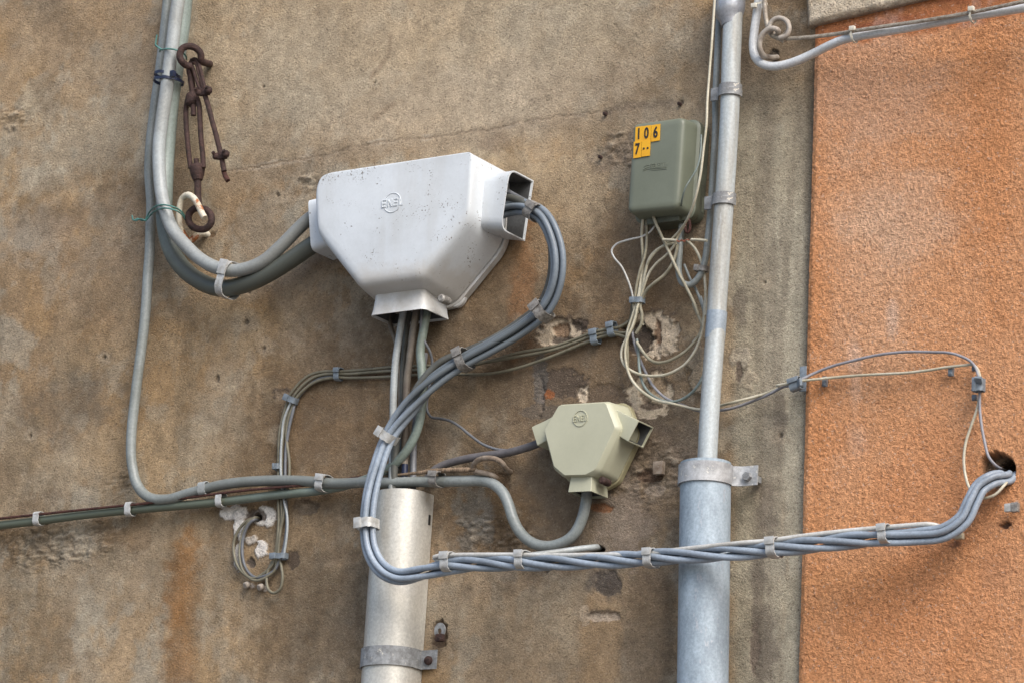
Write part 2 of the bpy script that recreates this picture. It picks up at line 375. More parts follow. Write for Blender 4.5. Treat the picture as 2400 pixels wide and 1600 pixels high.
def spout(a, b, out, df, db, L, flare=.003, th=.0025, rad=.012, mb=None, zin=.6):
    """open rectangular cable inlet; a,b ends of its front rim in X,Z; out: outward sign"""
    mb = mb or MB(); a = Vector(a); b = Vector(b); e = (b-a); h = e.length/2; e.normalize(); c = (a+b)/2
    n = Vector((e.y, -e.x)); n = n if n.dot(Vector(out)) > 0 else -n
    def ring(t, g, back=None):
        hh = h+g; f_ = df+g; bk = db-g if back is None else back
        q = round_poly([(-hh, bk), (hh, bk), (hh, f_), (-hh, f_)], [.002, .002, rad, rad], 5)
        return [Vector((c.x+e.x*p.x+n.x*t, -p.y, c.y+e.y*p.x+n.y*t)) for p in q]
    rings = [ring(-L, -.001), ring(-L*.45, -.001), ring(-L*.15, flare*.4), ring(0, flare), ring(.0002, flare-th), ring(-.004, flare*.6-th)]
    loft(rings, False, False, mb)
    mb.lining = loft([ring(-.0041, flare*.6-th), ring(-L*.3, -th-.001), ring(-L*zin, -th-.001), ring(-L*zin-.002, -h*.5)], False, True, MB()); return mb  # separate inner shell, coloured dark for the shade inside the inlet
def cyl(c, axis, r, h, seg=20, mb=None, bev=.0):
    axis = axis.normalized(); b = bev or r*.12
    return tube([c-axis*h/2, c-axis*(h/2-.00001), c-axis*(h/2-b), c+axis*(h/2-b), c+axis*(h/2-.00001), c+axis*h/2], [r-b, r-b, r, r, r-b, r-b], seg, True, mb)
def text_part(name, s, size, origin, m, parent, xdir=Vector((1,0,0)), extr=.0008, sx=1., off=0., zdir=Vector((0,0,1))):
    cu = bpy.data.curves.new('lettering', 'FONT'); cu.body = s; cu.size = size; cu.extrude = extr; cu.offset = off; cu.align_x = 'CENTER'; cu.align_y = 'CENTER'; cu.resolution_u = 4
    to = bpy.data.objects.new('tmp', cu); COL.objects.link(to)
    dg = bpy.context.evaluated_depsgraph_get(); me = bpy.data.meshes.new_from_object(to.evaluated_get(dg)); bpy.data.objects.remove(to)
    nd = xdir.cross(zdir)
    mb = MB(); mb.add([origin+xdir*(v.co.x*sx)+zdir*v.co.y+nd*v.co.z for v in me.vertices], [tuple(p.vertices) for p in me.polygons])
    bpy.data.meshes.remove(me)
    return mb.build(name, m, parent, smooth=False)

STROKES = {'E': [((0,0),(0,1)),((0,1),(.62,1)),((0,.5),(.55,.5)),((0,0),(.62,0))], 'N': [((0,0),(0,1)),((0,1),(.66,0)),((.66,0),(.66,1))],
  'L': [((0,1),(0,0)),((0,0),(.58,0))], 'T': [((0,1),(.66,1)),((.33,1),(.33,0))], 'C': [((.62,1),(.1,1)),((.1,1),(0,.8)),((0,.8),(0,.2)),((0,.2),(.1,0)),((.1,0),(.62,0))],
  'O': [((0,0),(0,1)),((0,1),(.66,1)),((.66,1),(.66,0)),((.66,0),(0,0))], 'M': [((0,0),(0,1)),((0,1),(.36,.3)),((.36,.3),(.72,1)),((.72,1),(.72,0))]}
def raised(name, word, c, h, wd, m, parent, line, relief):
    '''raised letters moulded on a face: one mesh, thin bars'''
    adv = [.86 if ch == 'L' else 1.12 if ch == 'M' else 1.04 for ch in word]; tot = sum(adv)-.42; sx = wd/tot; x = -tot/2; mb = MB()
    for ch, a_ in zip(word, adv):
        for (p, q) in STROKES[ch]:
            p0 = Vector(((x+p[0])*sx, 0, (p[1]-.5)*h)); p1 = Vector(((x+q[0])*sx, 0, (q[1]-.5)*h)); t = (p1-p0).normalized(); n_ = t.cross(Vector((0,1,0)))
            relief *= .965
            l = (p1-p0).length/2+line/2*.9; mid = c+(p0+p1)/2
            v, f = box_verts(mid.x, mid.y-relief/2, mid.z, l, relief/2, line/2, t, Vector((0,1,0)), n_); mb.add(v, f)
        x += a_
    return mb.build(name, m, parent, smooth=False)
def strap(label, reg, x, y, ang, w, length, d, m='clip_metal', hd=None, group='metal straps round the cables', name='cable_clip', tail=True, cat='cable clip', th=.0016, sq=3.2):
    """band folded round a bundle; ang: direction of the bundle in the photo (deg, up = 90); w: bundle width px; length: band width px"""
    S = REG[reg][2]; a = math.radians(ang)
    c = P(reg, x, y, d); q = P(reg, x+math.cos(a)/S*4, y-math.sin(a)/S*4, d)
    t = (q-c).normalized(); Y = Vector((0, -1, 0)); n = t.cross(Y).normalized()
    k = (c-CAM).dot(fw)/FPX; hw = w*k/2+th; hl = length*k/2; hd = hd or hw*.8
    rings = []
    for (o, s) in ((0, -1), (th, -1), (th, 1), (0, 1)):
        ring = []
        for i in range(32):
            f = 2*math.pi*i/32; cx_, sx_ = math.cos(f), math.sin(f)
            ex = 2/sq
            u = math.copysign(abs(cx_)**ex, cx_)*(hw+o); v = math.copysign(abs(sx_)**ex, sx_)*(hd+o)
            jit = .0006*math.sin(i*1.7+x)
            ring.append(c+n*u+Y*v+t*(s*hl+jit))
        rings.append(ring)
    rings.append(rings[0]); mb = loft(rings, False, False)
    e = None
    if tail:                                     # the folded-over buckle
        e = empty(name, c, label, cat, group)
        mb.build('band', M[m], e)
        b = MB(); bevel_box(c+n*(-hw*.55)+Y*(hd+th*1.9), hl*1.12, th*.9, hw*.42, th*.5, t, Y, n, b)
        b.build('buckle', M[m], e)
        return e
    o = mb.build(name, M[m]); return tag(o, label, cat, group)

# ================================================================== SETTING
g = MB(); g.add([(-40,-40,0),(40,-40,0),(40,40,0),(-40,40,0)], [(0,1,2,3)])
go = g.build('ground', mat('street_paving', (.16,.15,.14), (.12,.115,.11), .9, scale=3, bump=.3, bscale=20), smooth=False); go['kind'] = 'structure'; go['label'] = 'grey street paving below the wall'

XE = P('S', 1901, 800, .0).x               # where ochre render ends and orange render starts
pz = [P('S', a, b) for a in (0, 2400) for b in (0, 1600)]
x0, x1 = min(p.x for p in pz)-.06, max(p.x for p in pz)+.06
z0, z1 = min(p.z for p in pz)-.06, max(p.z for p in pz)+.06

def grid_wall(name, xs, zs, fn, m, label, cat, back, edge_left=None, edge_right=None):
    X, Z = np.meshgrid(xs, zs); nx, nz = len(xs), len(zs)
    X = X.ravel(); Z = Z.ravel()
    U, V = world_px(X, 0*X, Z)                # surface layout on the wall plane
    col, dep = fn(X, Z, U, V)
    co = np.stack([X, -dep, Z], 1)
    i = np.arange(nx*nz).reshape(nz, nx)
    q = np.stack([i[:-1,:-1], i[:-1,1:], i[1:,1:], i[1:,:-1]], -1).reshape(-1, 4)
    # skirt and back, so that it is a solid wall
    ring = np.concatenate([i[0,:], i[1:,-1], i[-1,:-1][::-1], i[1:-1,0][::-1]])
    n0 = len(co); bk = co[ring].copy(); bk[:,1] = back
    co = np.concatenate([co, bk]); col = np.concatenate([col, col[ring]])
    k = np.arange(len(ring)); k2 = (k+1) % len(ring)
    sk = np.stack([ring[k], n0+k, n0+k2, ring[k2]], -1)
    me = bpy.data.meshes.new(name)
    faces = np.concatenate([q, sk]); nf = len(faces)
    me.vertices.add(len(co)); me.vertices.foreach_set('co', co.ravel().astype(np.float32))
    me.loops.add(nf*4+len(ring)); me.loops.foreach_set('vertex_index', np.concatenate([faces.ravel(), (n0+k)[::1]]).astype(np.int32))
    me.polygons.add(nf+1); me.polygons.foreach_set('loop_start', np.concatenate([np.arange(nf)*4, [nf*4]]).astype(np.int32))
    me.polygons.foreach_set('use_smooth', np.concatenate([np.ones(len(q), bool), np.zeros(len(sk)+1, bool)]))
    me.update(calc_edges=True); me.validate()
    a = me.color_attributes.new('Col', 'FLOAT_COLOR', 'POINT')
    a.data.foreach_set('color', np.concatenate([np.clip(col, .005, .9), np.ones((len(col), 1))], 1).ravel().astype(np.float32))
    me.materials.append(m)
    o = bpy.data.objects.new(name, me); COL.objects.link(o); return tag(o, label, cat)

def lerp(c, t, w): return c+(np.array(t)[None, :]-c)*w[:, None]
def blob(U, V, x, y, rx, ry, rot=0, seed=0, edge=.5, soft=.35, ns=26.):
    """soft or ragged-edged stain; x,y,rx,ry in 2352-wide overview units"""
    k = 2400/2352; x *= k; y *= k; rx *= k; ry *= k
    a = math.radians(rot); du = U-x; dv = V-y
    p = (du*math.cos(a)+dv*math.sin(a))/rx; q = (-du*math.sin(a)+dv*math.cos(a))/ry
    r = np.sqrt(p*p+q*q)+(fbm(U/ns, V/ns, seed+5, 4, .6)-.5)*edge*2
    return 1-ss(1-soft, 1+soft, r)
def pline(U, V, pts):
    k = 2400/2352; d = np.full(U.shape, 1e9)
    for (ax, ay), (bx, by) in zip(pts[:-1], pts[1:]):
        ax, ay, bx, by = ax*k, ay*k, bx*k, by*k; L2 = (bx-ax)**2+(by-ay)**2
        t = np.clip(((U-ax)*(bx-ax)+(V-ay)*(by-ay))/L2, 0, 1); d = np.minimum(d, np.hypot(U-ax-t*(bx-ax), V-ay-t*(by-ay)))
    return d

def ochre(X, Z, U, V):
    n1 = fbm(X*2.3, Z*2.0, 11, 5, .55); n2 = fbm(X*7, Z*6, 21, 5, .6); n3 = fbm(X*22, Z*20, 31, 4, .6); n4 = fbm(X*70, Z*70, 35, 3, .6)
    vs = fbm(X*16, Z*1.6, 41, 4, .6)                 # vertical streaks
    tan_ = np.array((.315, .235, .148)); brown = np.array((.205, .142, .083)); grey = np.array((.27, .238, .185))
    c = np.repeat(tan_[None, :], len(X), 0)
    c = lerp(c, brown, ss(.40, .66, n1)*.8)
    c = lerp(c, grey, ss(.46, .66, n2)*.6)
    c = lerp(c, (.33, .215, .105), ss(.50, .68, fbm(X*4.5+3, Z*4, 51, 5, .6))*.6)
    c = lerp(c, (.15, .115, .08), ss(.54, .72, fbm(X*5.5-7, Z*5, 61, 5, .62))*.5)
    n5 = fbm(X*38, Z*34, 37, 4, .65); n6 = fbm(X*13+5, Z*11, 39, 5, .62)
    c = lerp(c, (.30,.285,.235), ss(.52,.68,n6)*.55)
    c = lerp(c, (.155,.108,.062), ss(.54,.70,fbm(X*9-3, Z*8, 43, 5, .65))*.5)
    ln = fbm(X*6.5+1, Z*6.5, 47, 6, .66); edge = np.exp(-((ln-.53)/.006)**2)*ss(.45,.6,fbm(X*3, Z*3+4, 48, 3))
    c = lerp(c, (.16,.125,.085), edge*.38); c = lerp(c, (.345,.295,.21), ss(.53,.545,ln)*ss(.42,.6,fbm(X*3, Z*3+4, 48, 3))*.28)
    S = [  # x, y, rx, ry, rot, colour, strength, edge, soft
        (950,120,560,230,-8,(.36,.30,.215),.7,.35,.5),
        (1100,230,330,80,-10,(.36,.30,.225),.55,.5,.6),
        (240,90,230,130,30,(.215,.165,.115),.45,.6,.6),
        (180,330,150,70,-20,(.30,.27,.21),.5,.7,.5),
        (90,540,90,60,0,(.31,.28,.23),.5,.7,.5),
        (250,470,210,36,-14,(.155,.12,.085),.55,.8,.7),
        (230,640,120,140,30,(.20,.14,.09),.55,.6,.6),
        (450,860,330,300,0,(.25,.18,.105),.35,.6,.7),
        (160,930,110,60,-30,(.135,.115,.09),.55,.8,.6),
        (780,980,200,180,0,(.135,.09,.052),.8,.5,.6),
        (700,640,120,80,40,(.24,.18,.12),.5,.6,.6),
        (1180,600,130,120,0,(.20,.13,.075),.45,.6,.6),
        (980,770,170,90,0,(.13,.088,.052),.75,.6,.6),
        (1150,900,170,160,0,(.20,.155,.105),.5,.6,.6),
        (1350,860,240,170,0,(.115,.083,.055),.8,.6,.5),
        (1270,1180,340,160,0,(.12,.09,.063),.8,.6,.5),
        (1470,640,130,150,0,(.125,.088,.055),.75,.6,.5),
        (1500,1000,110,120,0,(.12,.098,.078),.65,.7,.5),
        (1130,1190,100,80,20,(.20,.125,.06),.5,.8,.6),
        (1180,1440,230,120,0,(.215,.175,.125),.6,.6,.6),
        (1490,1450,68,170,0,(.16,.118,.078),.8,.25,.3),  # the downpipe's shade to its left, painted into the wall colour
        (1380,1480,46,140,0,(.265,.185,.108),.75,.3,.25),
        (1385,1330,40,36,0,(.09,.078,.068),.75,.7,.4),
        (1290,1290,90,30,0,(.15,.105,.07),.5,.7,.6),
        (300,1330,330,60,-4,(.235,.195,.14),.55,.7,.6),
        (420,1340,36,140,6,(.225,.115,.042),.8,.7,.6),
        (415,1490,34,110,4,(.24,.125,.048),.65,.7,.6),
        (560,1420,110,120,30,(.28,.20,.115),.45,.7,.6),
        (720,1430,130,170,0,(.135,.098,.062),.75,.6,.6),
        (60,1450,90,110,0,(.17,.14,.098),.5,.8,.6),
        (1130,330,34,16,-10,(.20,.15,.11),.5,.8,.5),
        (1200,655,26,130,3,(.25,.12,.05),.6,.8,.6),
        (1540,330,160,200,0,(.20,.155,.105),.55,.7,.6),
        (1420,350,60,34,-20,(.17,.135,.105),.6,.9,.5),
        (1600,180,90,140,0,(.23,.18,.12),.4,.7,.6),
        (1680,160,70,120,0,(.16,.12,.085),.55,.6,.6),
        (1790,110,70,110,0,(.13,.105,.078),.6,.7,.6),
        (980,1030,60,60,0,(.13,.10,.075),.5,.7,.6),
        (1430,1190,60,90,0,(.21,.175,.145),.6,.9,.4),
        (1090,1150,40,70,12,(.20,.19,.165),.7,1.0,.3),
        (1085,1230,50,30,-30,(.20,.19,.165),.6,1.0,.3),
    ]
    for i, (x, y, rx, ry, rot, cc, k, ed, so_) in enumerate(S): c = lerp(c, cc, blob(U, V, x, y, rx, ry, rot, i*7, ed, so_)*k)
    # paler render right of the pipes, with vertical runs
    k = 2400/2352
    s1 = ss(1670*k, 1700*k, U)*ss(120, 330, V)
    c = lerp(c, (.275, .25, .19), s1*.85)
    c = lerp(c, (.37, .34, .265), ss(1752*k, 1762*k, U+(vs-.5)*20)*ss(380*k, 520*k, V)*.85)
    c = lerp(c, (.15, .125, .095), ss(.55, .75, vs)*s1*.55)
    c = lerp(c, (.30, .17, .07), ss(.6, .75, fbm(X*18, Z*5, 77, 4))*ss(1780*k, 1840*k, U)*ss(780, 1100, V)*.5)
    for a, (x, y, rx, ry) in enumerate(((1760,1160,22,60),(1755,1480,28,100),(1790,960,12,60),(1740,1330,16,90),(1700,700,14,50))):
        c = lerp(c, (.12,.10,.082), blob(U, V, x, y, rx, ry, 0, 300+a, .9, .4)*.6)
    c = lerp(c, (.10, .082, .062), ss(1838*k, 1856*k, U+(n3-.5)*16)*.55*ss(60,260,V))     # edge shade left of the orange render, painted into the wall colour
    # long darker runs below things (grime washed down)
    c = c*(1-.18*ss(.5, .74, vs)*ss(520, 800, V)*(1-s1))[:, None]
    dep = (n1-.5)*.010+(n2-.5)*.0035+(n3-.5)*.0014+(n4-.5)*.0009
    # pits with pale rims
    for a, (x, y, r) in enumerate(((605,200,4),(498,870,9),(607,799,7),(565,740,8),(572,672,7),(640,1000,6),(1565,237,7),(1390,262,6),(1376,362,6),(1625,760,5),(1755,648,5),(1790,998,7),(70,1000,5),(640,450,6),(1180,1180,5),(860,190,3),(30,300,7),(240,820,5),(1190,735,5),(1255,1310,6))):
        b = blob(U, V, x, y, r*3.4, r*3.4, 0, 500+a, .7, .4); c = lerp(c, (.32,.27,.2), b*.45)
        b = blob(U, V, x, y, r*.7, r*.8, 0, 540+a, .8, .4, 10.); c = lerp(c, (.07,.055,.042), b*.7); dep = dep-b*.004
    # crack across the upper wall
    cr = [(520,392),(600,382),(660,372),(720,362),(770,352),(800,340),(870,330),(930,318),(1000,316),(1070,303),(1130,296),(1180,282),(1240,272),(1300,266),(1360,259),(1392,258)]
    wv = (fbm(U/14, V/14, 90, 3)-.5)*10
    dl = pline(U, V+wv, cr); msk = .45+.55*vn(U/30, V/30, 91)
    c = lerp(c, (.10,.075,.055), (1-ss(1.0, 3.4, dl))*msk*.62); dep = dep-(1-ss(.8, 3.5, dl))*.0008
    c = lerp(c, (.40,.36,.30), (1-ss(1, 4, np.abs(dl-5)))*ss(.5,.8,vn(U/40,V/40,92))*.5)
    c = lerp(c, (.20,.155,.11), (1-ss(4, 40, np.abs(pline(U, V-16, cr))))*.35)
    dl2 = pline(U, V+wv*2, [(1392,258),(1450,244),(1560,236)]); c = lerp(c, (.14,.11,.085), (1-ss(2, 12, dl2))*.5)
    dl3 = pline(U, V+wv, [(898,84),(892,130),(852,178)]); c = lerp(c, (.17,.125,.085), (1-ss(1, 9, dl3))*.5)
    dl3 = pline(U, V+wv, [(905,240),(860,272)]); c = lerp(c, (.17,.125,.085), (1-ss(1, 9, dl3))*.5)
    # trowelled rough patches
    for a, (x, y, rx, ry) in enumerate(((110,1250,150,50),(30,275,36,30),(290,1105,40,24),(720,420,24,22),(1430,345,50,40),(1500,1090,110,80),(1130,1230,90,60))):
        b = blob(U, V, x, y, rx, ry, 0, 600+a, .8, .5)
        r_ = np.abs(fbm(X*30, Z*70, 610+a, 4, .6)-.5)*2
        dep = dep+b*(r_*.010-.002); c = c*(1-b*(.30*(1-ss(.0,.3,r_))))[:, None]; c = lerp(c, (.36,.31,.24), b*ss(.35,.7,r_)*.6)
    # broken plaster sockets: (x, y, rx, ry, colour, strength, depth)
    pale = (.47,.40,.31); pink = (.46,.37,.30)
    CH = [(1285,765,56,34,pale,.85,-.003),(1500,770,56,52,pale,.9,-.003),(1528,772,26,40,(.44,.37,.28),.8,.002),
          (1490,905,50,52,pale,.85,-.002),(1242,905,7,42,pink,.8,-.002),(1338,905,13,22,pale,.8,-.002),(1405,900,10,6,pink,.7,0),
          (1700,820,24,26,(.33,.29,.23),.45,.001),(1715,870,18,22,(.33,.28,.21),.4,.001),(1610,850,30,50,(.30,.26,.20),.5,.002),
          (1385,1415,40,10,(.38,.32,.26),.7,-.002),(1345,1410,12,26,(.36,.30,.23),.5,0),
          (540,1178,34,16,(.62,.60,.57),.95,.002),(550,1210,12,30,(.62,.60,.57),.9,.002),(610,1185,26,24,(.60,.58,.54),.85,.002),
          (600,1262,14,22,(.60,.58,.55),.85,.002),(548,1280,9,28,(.60,.58,.55),.8,.002),(575,1240,16,10,(.5,.48,.45),.6,.002),
          (610,1350,8,6,(.5,.45,.40),.8,.002),(578,1345,6,5,(.5,.45,.40),.8,.002),
          (650,905,16,10,(.22,.17,.12),.6,-.001),(705,1165,26,14,(.15,.12,.09),.7,-.002),(1505,1125,22,12,(.3,.25,.2),.5,0)]
    for a, (x, y, rx, ry, cc, kk, dd) in enumerate(CH):
        rx *= 1.0; ry *= 1.0; eg = .38 if rx > 20 else .7; b = blob(U, V, x, y, rx, ry, 0, 700+a, eg, .05, 15.); rim = blob(U, V, x-1, y-3, rx+5, ry+5, 0, 700+a, eg, .07, 15.)
        c = lerp(c, (.085,.065,.05), np.clip(rim-b, 0, 1)*.75*(1 if dd < 0 else .3))
        c = lerp(c, cc, b*min(1,kk+.1)); c = lerp(c, np.array(cc)*.74, b*ss(.54,.64,n5)*.6); dep = dep+b*dd*1.6+b*(n4-.5)*.0022
    HO = [(1288,758,20,16,(.22,.15,.10),-.008),(1290,780,26,9,(.08,.065,.055),-.006),(1462,775,36,36,(.055,.042,.035),-.014),(1508,760,9,30,(.20,.13,.085),-.007),
          (1500,795,18,10,(.42,.35,.27),-.002),(1480,900,12,26,(.17,.13,.095),-.006),(1508,885,20,20,(.28,.21,.14),-.004),(1490,930,26,9,(.12,.09,.07),-.004),
          (1290,880,58,34,(.085,.065,.05),-.003),(1385,905,44,24,(.12,.088,.062),-.003),(1330,745,20,16,(.07,.055,.045),-.003),(1240,870,16,60,(.10,.09,.08),-.001),
          (1696,852,8,24,(.12,.095,.075),-.002),(590,1182,22,18,(.10,.08,.065),-.006),(592,1188,9,9,(.02,.016,.013),-.03),(575,1290,12,12,(.09,.075,.065),-.005),
          (672,1285,16,20,(.085,.065,.05),-.002),(1490,1092,30,14,(.10,.065,.045),-.008),(1380,1165,26,12,(.19,.09,.045),-.004),(1376,1262,10,9,(.02,.016,.013),-.02),
          (1395,1340,30,30,(.08,.068,.058),-.003),(1150,1110,20,26,(.15,.10,.06),-.004),(1008,1455,19,30,(.10,.07,.05),-.008),(1775,125,12,12,(.06,.05,.04),-.006),
          (1735,1490,12,60,(.15,.12,.095),-.002),(490,540,8,7,(.15,.1,.06),-.002),(1260,905,14,12,(.2,.075,.03),0),(1255,945,60,18,(.11,.09,.07),0)]
    for a, (x, y, rx, ry, cc, dd) in enumerate(HO):
        b = blob(U, V, x, y, rx, ry, 0, 800+a, .42 if rx > 14 else .6, .10, 12.); c = lerp(c, cc, b*.92); dep = dep+b*dd*(.75 if abs(dd) < .018 else 1.2)
    c = c*(.82+.36*n3)[:, None]*(.86+.28*n4)[:, None]*(.84+.32*n5)[:, None]*np.array((1.21, 1.185, 1.16))[None, :]
    return c, dep
def lines(a, b, step, far0, far1):
    L = list(np.arange(a, b, step)); s = step*3; x = a-s; left = []
    while x > far0 and s > 0: left.append(x); s *= 1.8; x -= s
    left.append(far0); s = step*3; x = b+s; right = [b]
    while x < far1: right.append(x); s *= 1.8; x += s
    right.append(far1)
    return np.array(sorted(left)+L+right)
M['ochre'] = wall_material('weathered_ochre_render', [(170, .80, 1.20, .22), (420, .74, 1.28, .2), (45, .90, 1.10, .2)],
      [(420, .965, (.42,.35,.26), .28), (380, .95, (.09,.065,.045), .45)],
      [(60, .35, .004, 3), (260, .75, .0042, 4), (640, .7, .0022, 2)])
xs = lines(x0, XE+.012, .0027, -9, XE+.013); xs = xs[xs < XE+.0125]
zs = lines(z0, z1, .0024, 0.01, 9)
wall = grid_wall('rendered_wall', xs, zs, ochre, M['ochre'], 'weathered ochre brown rendered wall with a long crack, stains and chipped plaster', 'wall', .4)

def orange(X, Z, U, V):
    n1 = fbm(X*3, Z*3, 111, 5, .6); n2 = fbm(X*10, Z*9, 121, 4, .6); n3 = fbm(X*30, Z*30, 131, 3, .6)
    c = np.repeat(np.array((.60, .255, .118))[None, :], len(X), 0)
    c = lerp(c, (.54, .215, .09), ss(.42, .66, n1)*.6)
    c = lerp(c, (.62, .28, .14), ss(.45, .7, n2)*.5)
    for i, (x, y, rx, ry, cc, k_) in enumerate([(2010,640,110,300,(.62,.36,.23),.4),(1990,200,170,160,(.58,.33,.22),.45),(2060,740,16,50,(.66,.46,.36),.45),(1975,870,14,90,(.66,.44,.34),.4),(1985,1010,20,40,(.64,.42,.32),.3),
            (2280,330,80,300,(.50,.17,.055),.55),(1890,900,28,600,(.55,.19,.06),.35),(2200,1150,160,120,(.48,.16,.055),.45),(1960,1300,120,140,(.62,.25,.10),.35),
            (2150,1420,200,120,(.50,.17,.062),.4),(2300,1300,50,40,(.36,.15,.075),.5),(2100,500,120,90,(.64,.42,.30),.35),(2030,940,100,70,(.46,.19,.08),.3)]):
        c = lerp(c, cc, blob(U, V, x, y, rx, ry, 0, 900+i, .8, .6, 60.)*k_*.8)
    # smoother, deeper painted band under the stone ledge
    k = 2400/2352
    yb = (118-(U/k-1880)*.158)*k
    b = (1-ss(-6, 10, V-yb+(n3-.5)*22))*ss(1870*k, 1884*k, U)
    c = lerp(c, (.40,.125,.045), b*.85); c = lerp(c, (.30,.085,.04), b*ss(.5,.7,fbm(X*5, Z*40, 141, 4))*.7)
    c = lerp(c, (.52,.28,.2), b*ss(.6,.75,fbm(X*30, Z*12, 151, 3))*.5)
    # grain
    gx = X*230; gz = Z*215
    gr = fbm(gx+3*fbm(X*40,Z*40,161,2), gz, 171, 3, .5); gr2 = fbm(X*300, Z*270, 181, 2, .5)
    h = ((gr-.5)*.0026+(gr2-.5)*.0010)*(1-b*.75)
    dep = .018+(n1-.5)*.006+h
    c = c*(.86+.24*ss(.3,.7,gr))[:, None]*np.array((1.14,1.33,1.43))[None, :]
    fx = ss(XE, XE+.010, X); dep = dep-(1-fx)*.004
    # hole the cables go through
    b = blob(U, V, 2297, 1080, 37, 40, 30, 950, .30, .10, 30.); c = lerp(c, (.17,.13,.09), b*.95); dep = dep-b*.03
    b = blob(U, V, 2311, 1086, 29, 32, 20, 951, .15, .10, 30.); c = lerp(c, (.03,.024,.018), b); dep = dep-b*.085
    b = blob(U, V, 2318, 1210, 12, 8, 0, 952, .5, .3, 10.); c = lerp(c, (.10,.06,.045), b*.9); dep = dep-b*.008
    b = blob(U, V, 2205, 1255, 16, 7, 0, 953, .5, .3, 10.); c = lerp(c, (.30,.14,.08), b*.7)
    return c, dep
M['orange'] = wall_material('coarse_orange_render', [(300, .80, 1.18, .2), (60, .93, 1.07, .2)],
      [(320, .97, (.62,.44,.34), .5), (300, .97, (.20,.07,.03), .5)],
      [(90, .5, .005, 3), (340, .95, .0052, 5), (700, .7, .0022, 2)])
ox = lines(XE+.0, x1, .0016, XE, 7); ox = ox[ox >= XE]
orw = grid_wall('orange_wall', np.unique(np.round(ox, 6)), lines(z0, z1, .0017, .01, 9), orange, M['orange'], 'coarse orange stuccoed wall on the right with a cable hole', 'wall', .4)

# stone ledge at the top right
lm = wall_material('pale_render_ledge', [(260, .75, 1.25, .2), (30, .85, 1.12, .2)], [(300, .95, (.14,.11,.09), .6)], [(70, .6, .006, 3), (300, .9, .004, 3)])
a = P('S', 1890, 58, .034); xl = a.x; zb = a.z-.002
def ledge_fn(X, Z, U, V):
    n = fbm(X*12, Z*12, 211, 4, .6); c = np.repeat(np.array((.56,.48,.37))[None, :], len(X), 0); c = lerp(c, (.45,.37,.27), ss(.4,.65,n))
    ed = np.minimum(X-xl, Z-zb); c = lerp(c, (.16,.125,.095), (1-ss(.0, .006, ed+(fbm(X*60,Z*60,215,3)-.5)*.01))*.6)
    dep = .036+(n-.5)*.006+(fbm(X*80,Z*80,221,3)-.5)*.003
    dep = dep-(1-ss(0, .009, ed))*.008
    return c, dep
led = grid_wall('stone_ledge', np.unique(np.round(lines(xl, x1, .0035, xl, 7), 6)), np.unique(np.round(lines(zb, z1, .0035, zb, zb+.42), 6)), ledge_fn, lm, 'pale grey rendered ledge projecting at the top right corner', 'ledge', .02)

led.data.transform(Matrix.Translation((xl,0,zb)) @ Matrix.Rotation(math.radians(-4), 4, 'Y') @ Matrix.Translation((-xl,0,-zb)))
# ================================================================== PIPES
def lathe_pipe(pts, rad, th=.0025, seg=40):
    """open pipe between points with given radii, walls of thickness th"""
    T = (pts[-1]-pts[0]).normalized(); rings = []
    N = T.orthogonal().normalized(); B = T.cross(N)
    def ring(p, r): return [p+(N*math.cos(2*math.pi*k/seg)+B*math.sin(2*math.pi*k/seg))*r for k in range(seg)]
    for p, r in zip(pts, rad): rings.append(ring(p, r))
    for p, r in list(zip(pts, rad))[::-1]: rings.append(ring(p, r-th))
    rings.append(rings[0]); return loft(rings, False, False)
def band_path(path, zc, half, th, lean=0., mb=None):
    """path: XY points (wall plan) -> flat strap of height 2*half"""
    mb = mb or MB(); n = len(path); nrm = []
    for i in range(n):
        a = Vector(path[max(i-1, 0)]); b = Vector(path[min(i+1, n-1)]); t = (b-a).normalized(); nrm.append(Vector((t.y, -t.x)))
    v = []; f = []
    for i, p in enumerate(path):
        q = Vector(p)+nrm[i]*th
        for (c_, z) in ((Vector(p), -half), (q, -half), (q, half), (Vector(p), half)): v.append(Vector((c_.x+lean*z, c_.y, zc+z)))
    for i in range(n-1):
        for k in range(4): f.append((i*4+k, i*4+(k+1) % 4, (i+1)*4+(k+1) % 4, (i+1)*4+k))
    f.append((0,1,2,3)); f.append(((n-1)*4+3, (n-1)*4+2, (n-1)*4+1, (n-1)*4)); return mb.add(v, f)
def hexnut(c, r, h, mb=None, axis=Vector((0,-1,0))): return tube([c, c+axis*h*.15, c+axis*h*.85, c+axis*h], [r*.93, r, r, r*.9], 6, True, mb)

# large downpipe
DD = .07
t0 = P('S', 1654, 1100, DD); R1 = wid('S', 1654, 1200, 120, DD)/2
b0 = P('S', 1647, 1600, DD); dirp = (b0-t0).normalized(); top = t0-dirp*.012; bot = t0+dirp*1.6
dp = empty('downpipe', (top.x, top.y, top.z), 'wide bluish galvanised downpipe on the right with a clamp at its top', 'downpipe')
lathe_pipe([bot, t0+dirp*.7, t0+dirp*.3, top], [R1]*4).build('pipe_body', M['galv'], dp)
cz = P('S', 1654, 1110, DD); R = R1+.001
path = [(cz.x-R-.022, -.012), (cz.x-R-.004, -.012), (cz.x-R, -.022), (cz.x-R, -DD)]
path = [(cz.x-R-.020, -.030), (cz.x-R-.006, -.030)]
for k in range(0, 37):
    t = math.pi*(1.12-1.24*k/36); 
    path.append((cz.x+R*math.cos(t), -DD-R*math.sin(t)))
ex = path[-1][0]
path += [(ex+.006, -.050), (ex+.014, -.044), (ex+.024, -.042), (ex+.050, -.042)]
cl = band_path(path, cz.z-.004, .0185, .003, 0.02).build('clamp_band', M['clamp'], dp, angle=30)
nb = MB(); hexnut(Vector((ex+.031, -.045, cz.z-.006)), .009, .009, nb); nb.build('bolt', M['galv_dull'], cl)
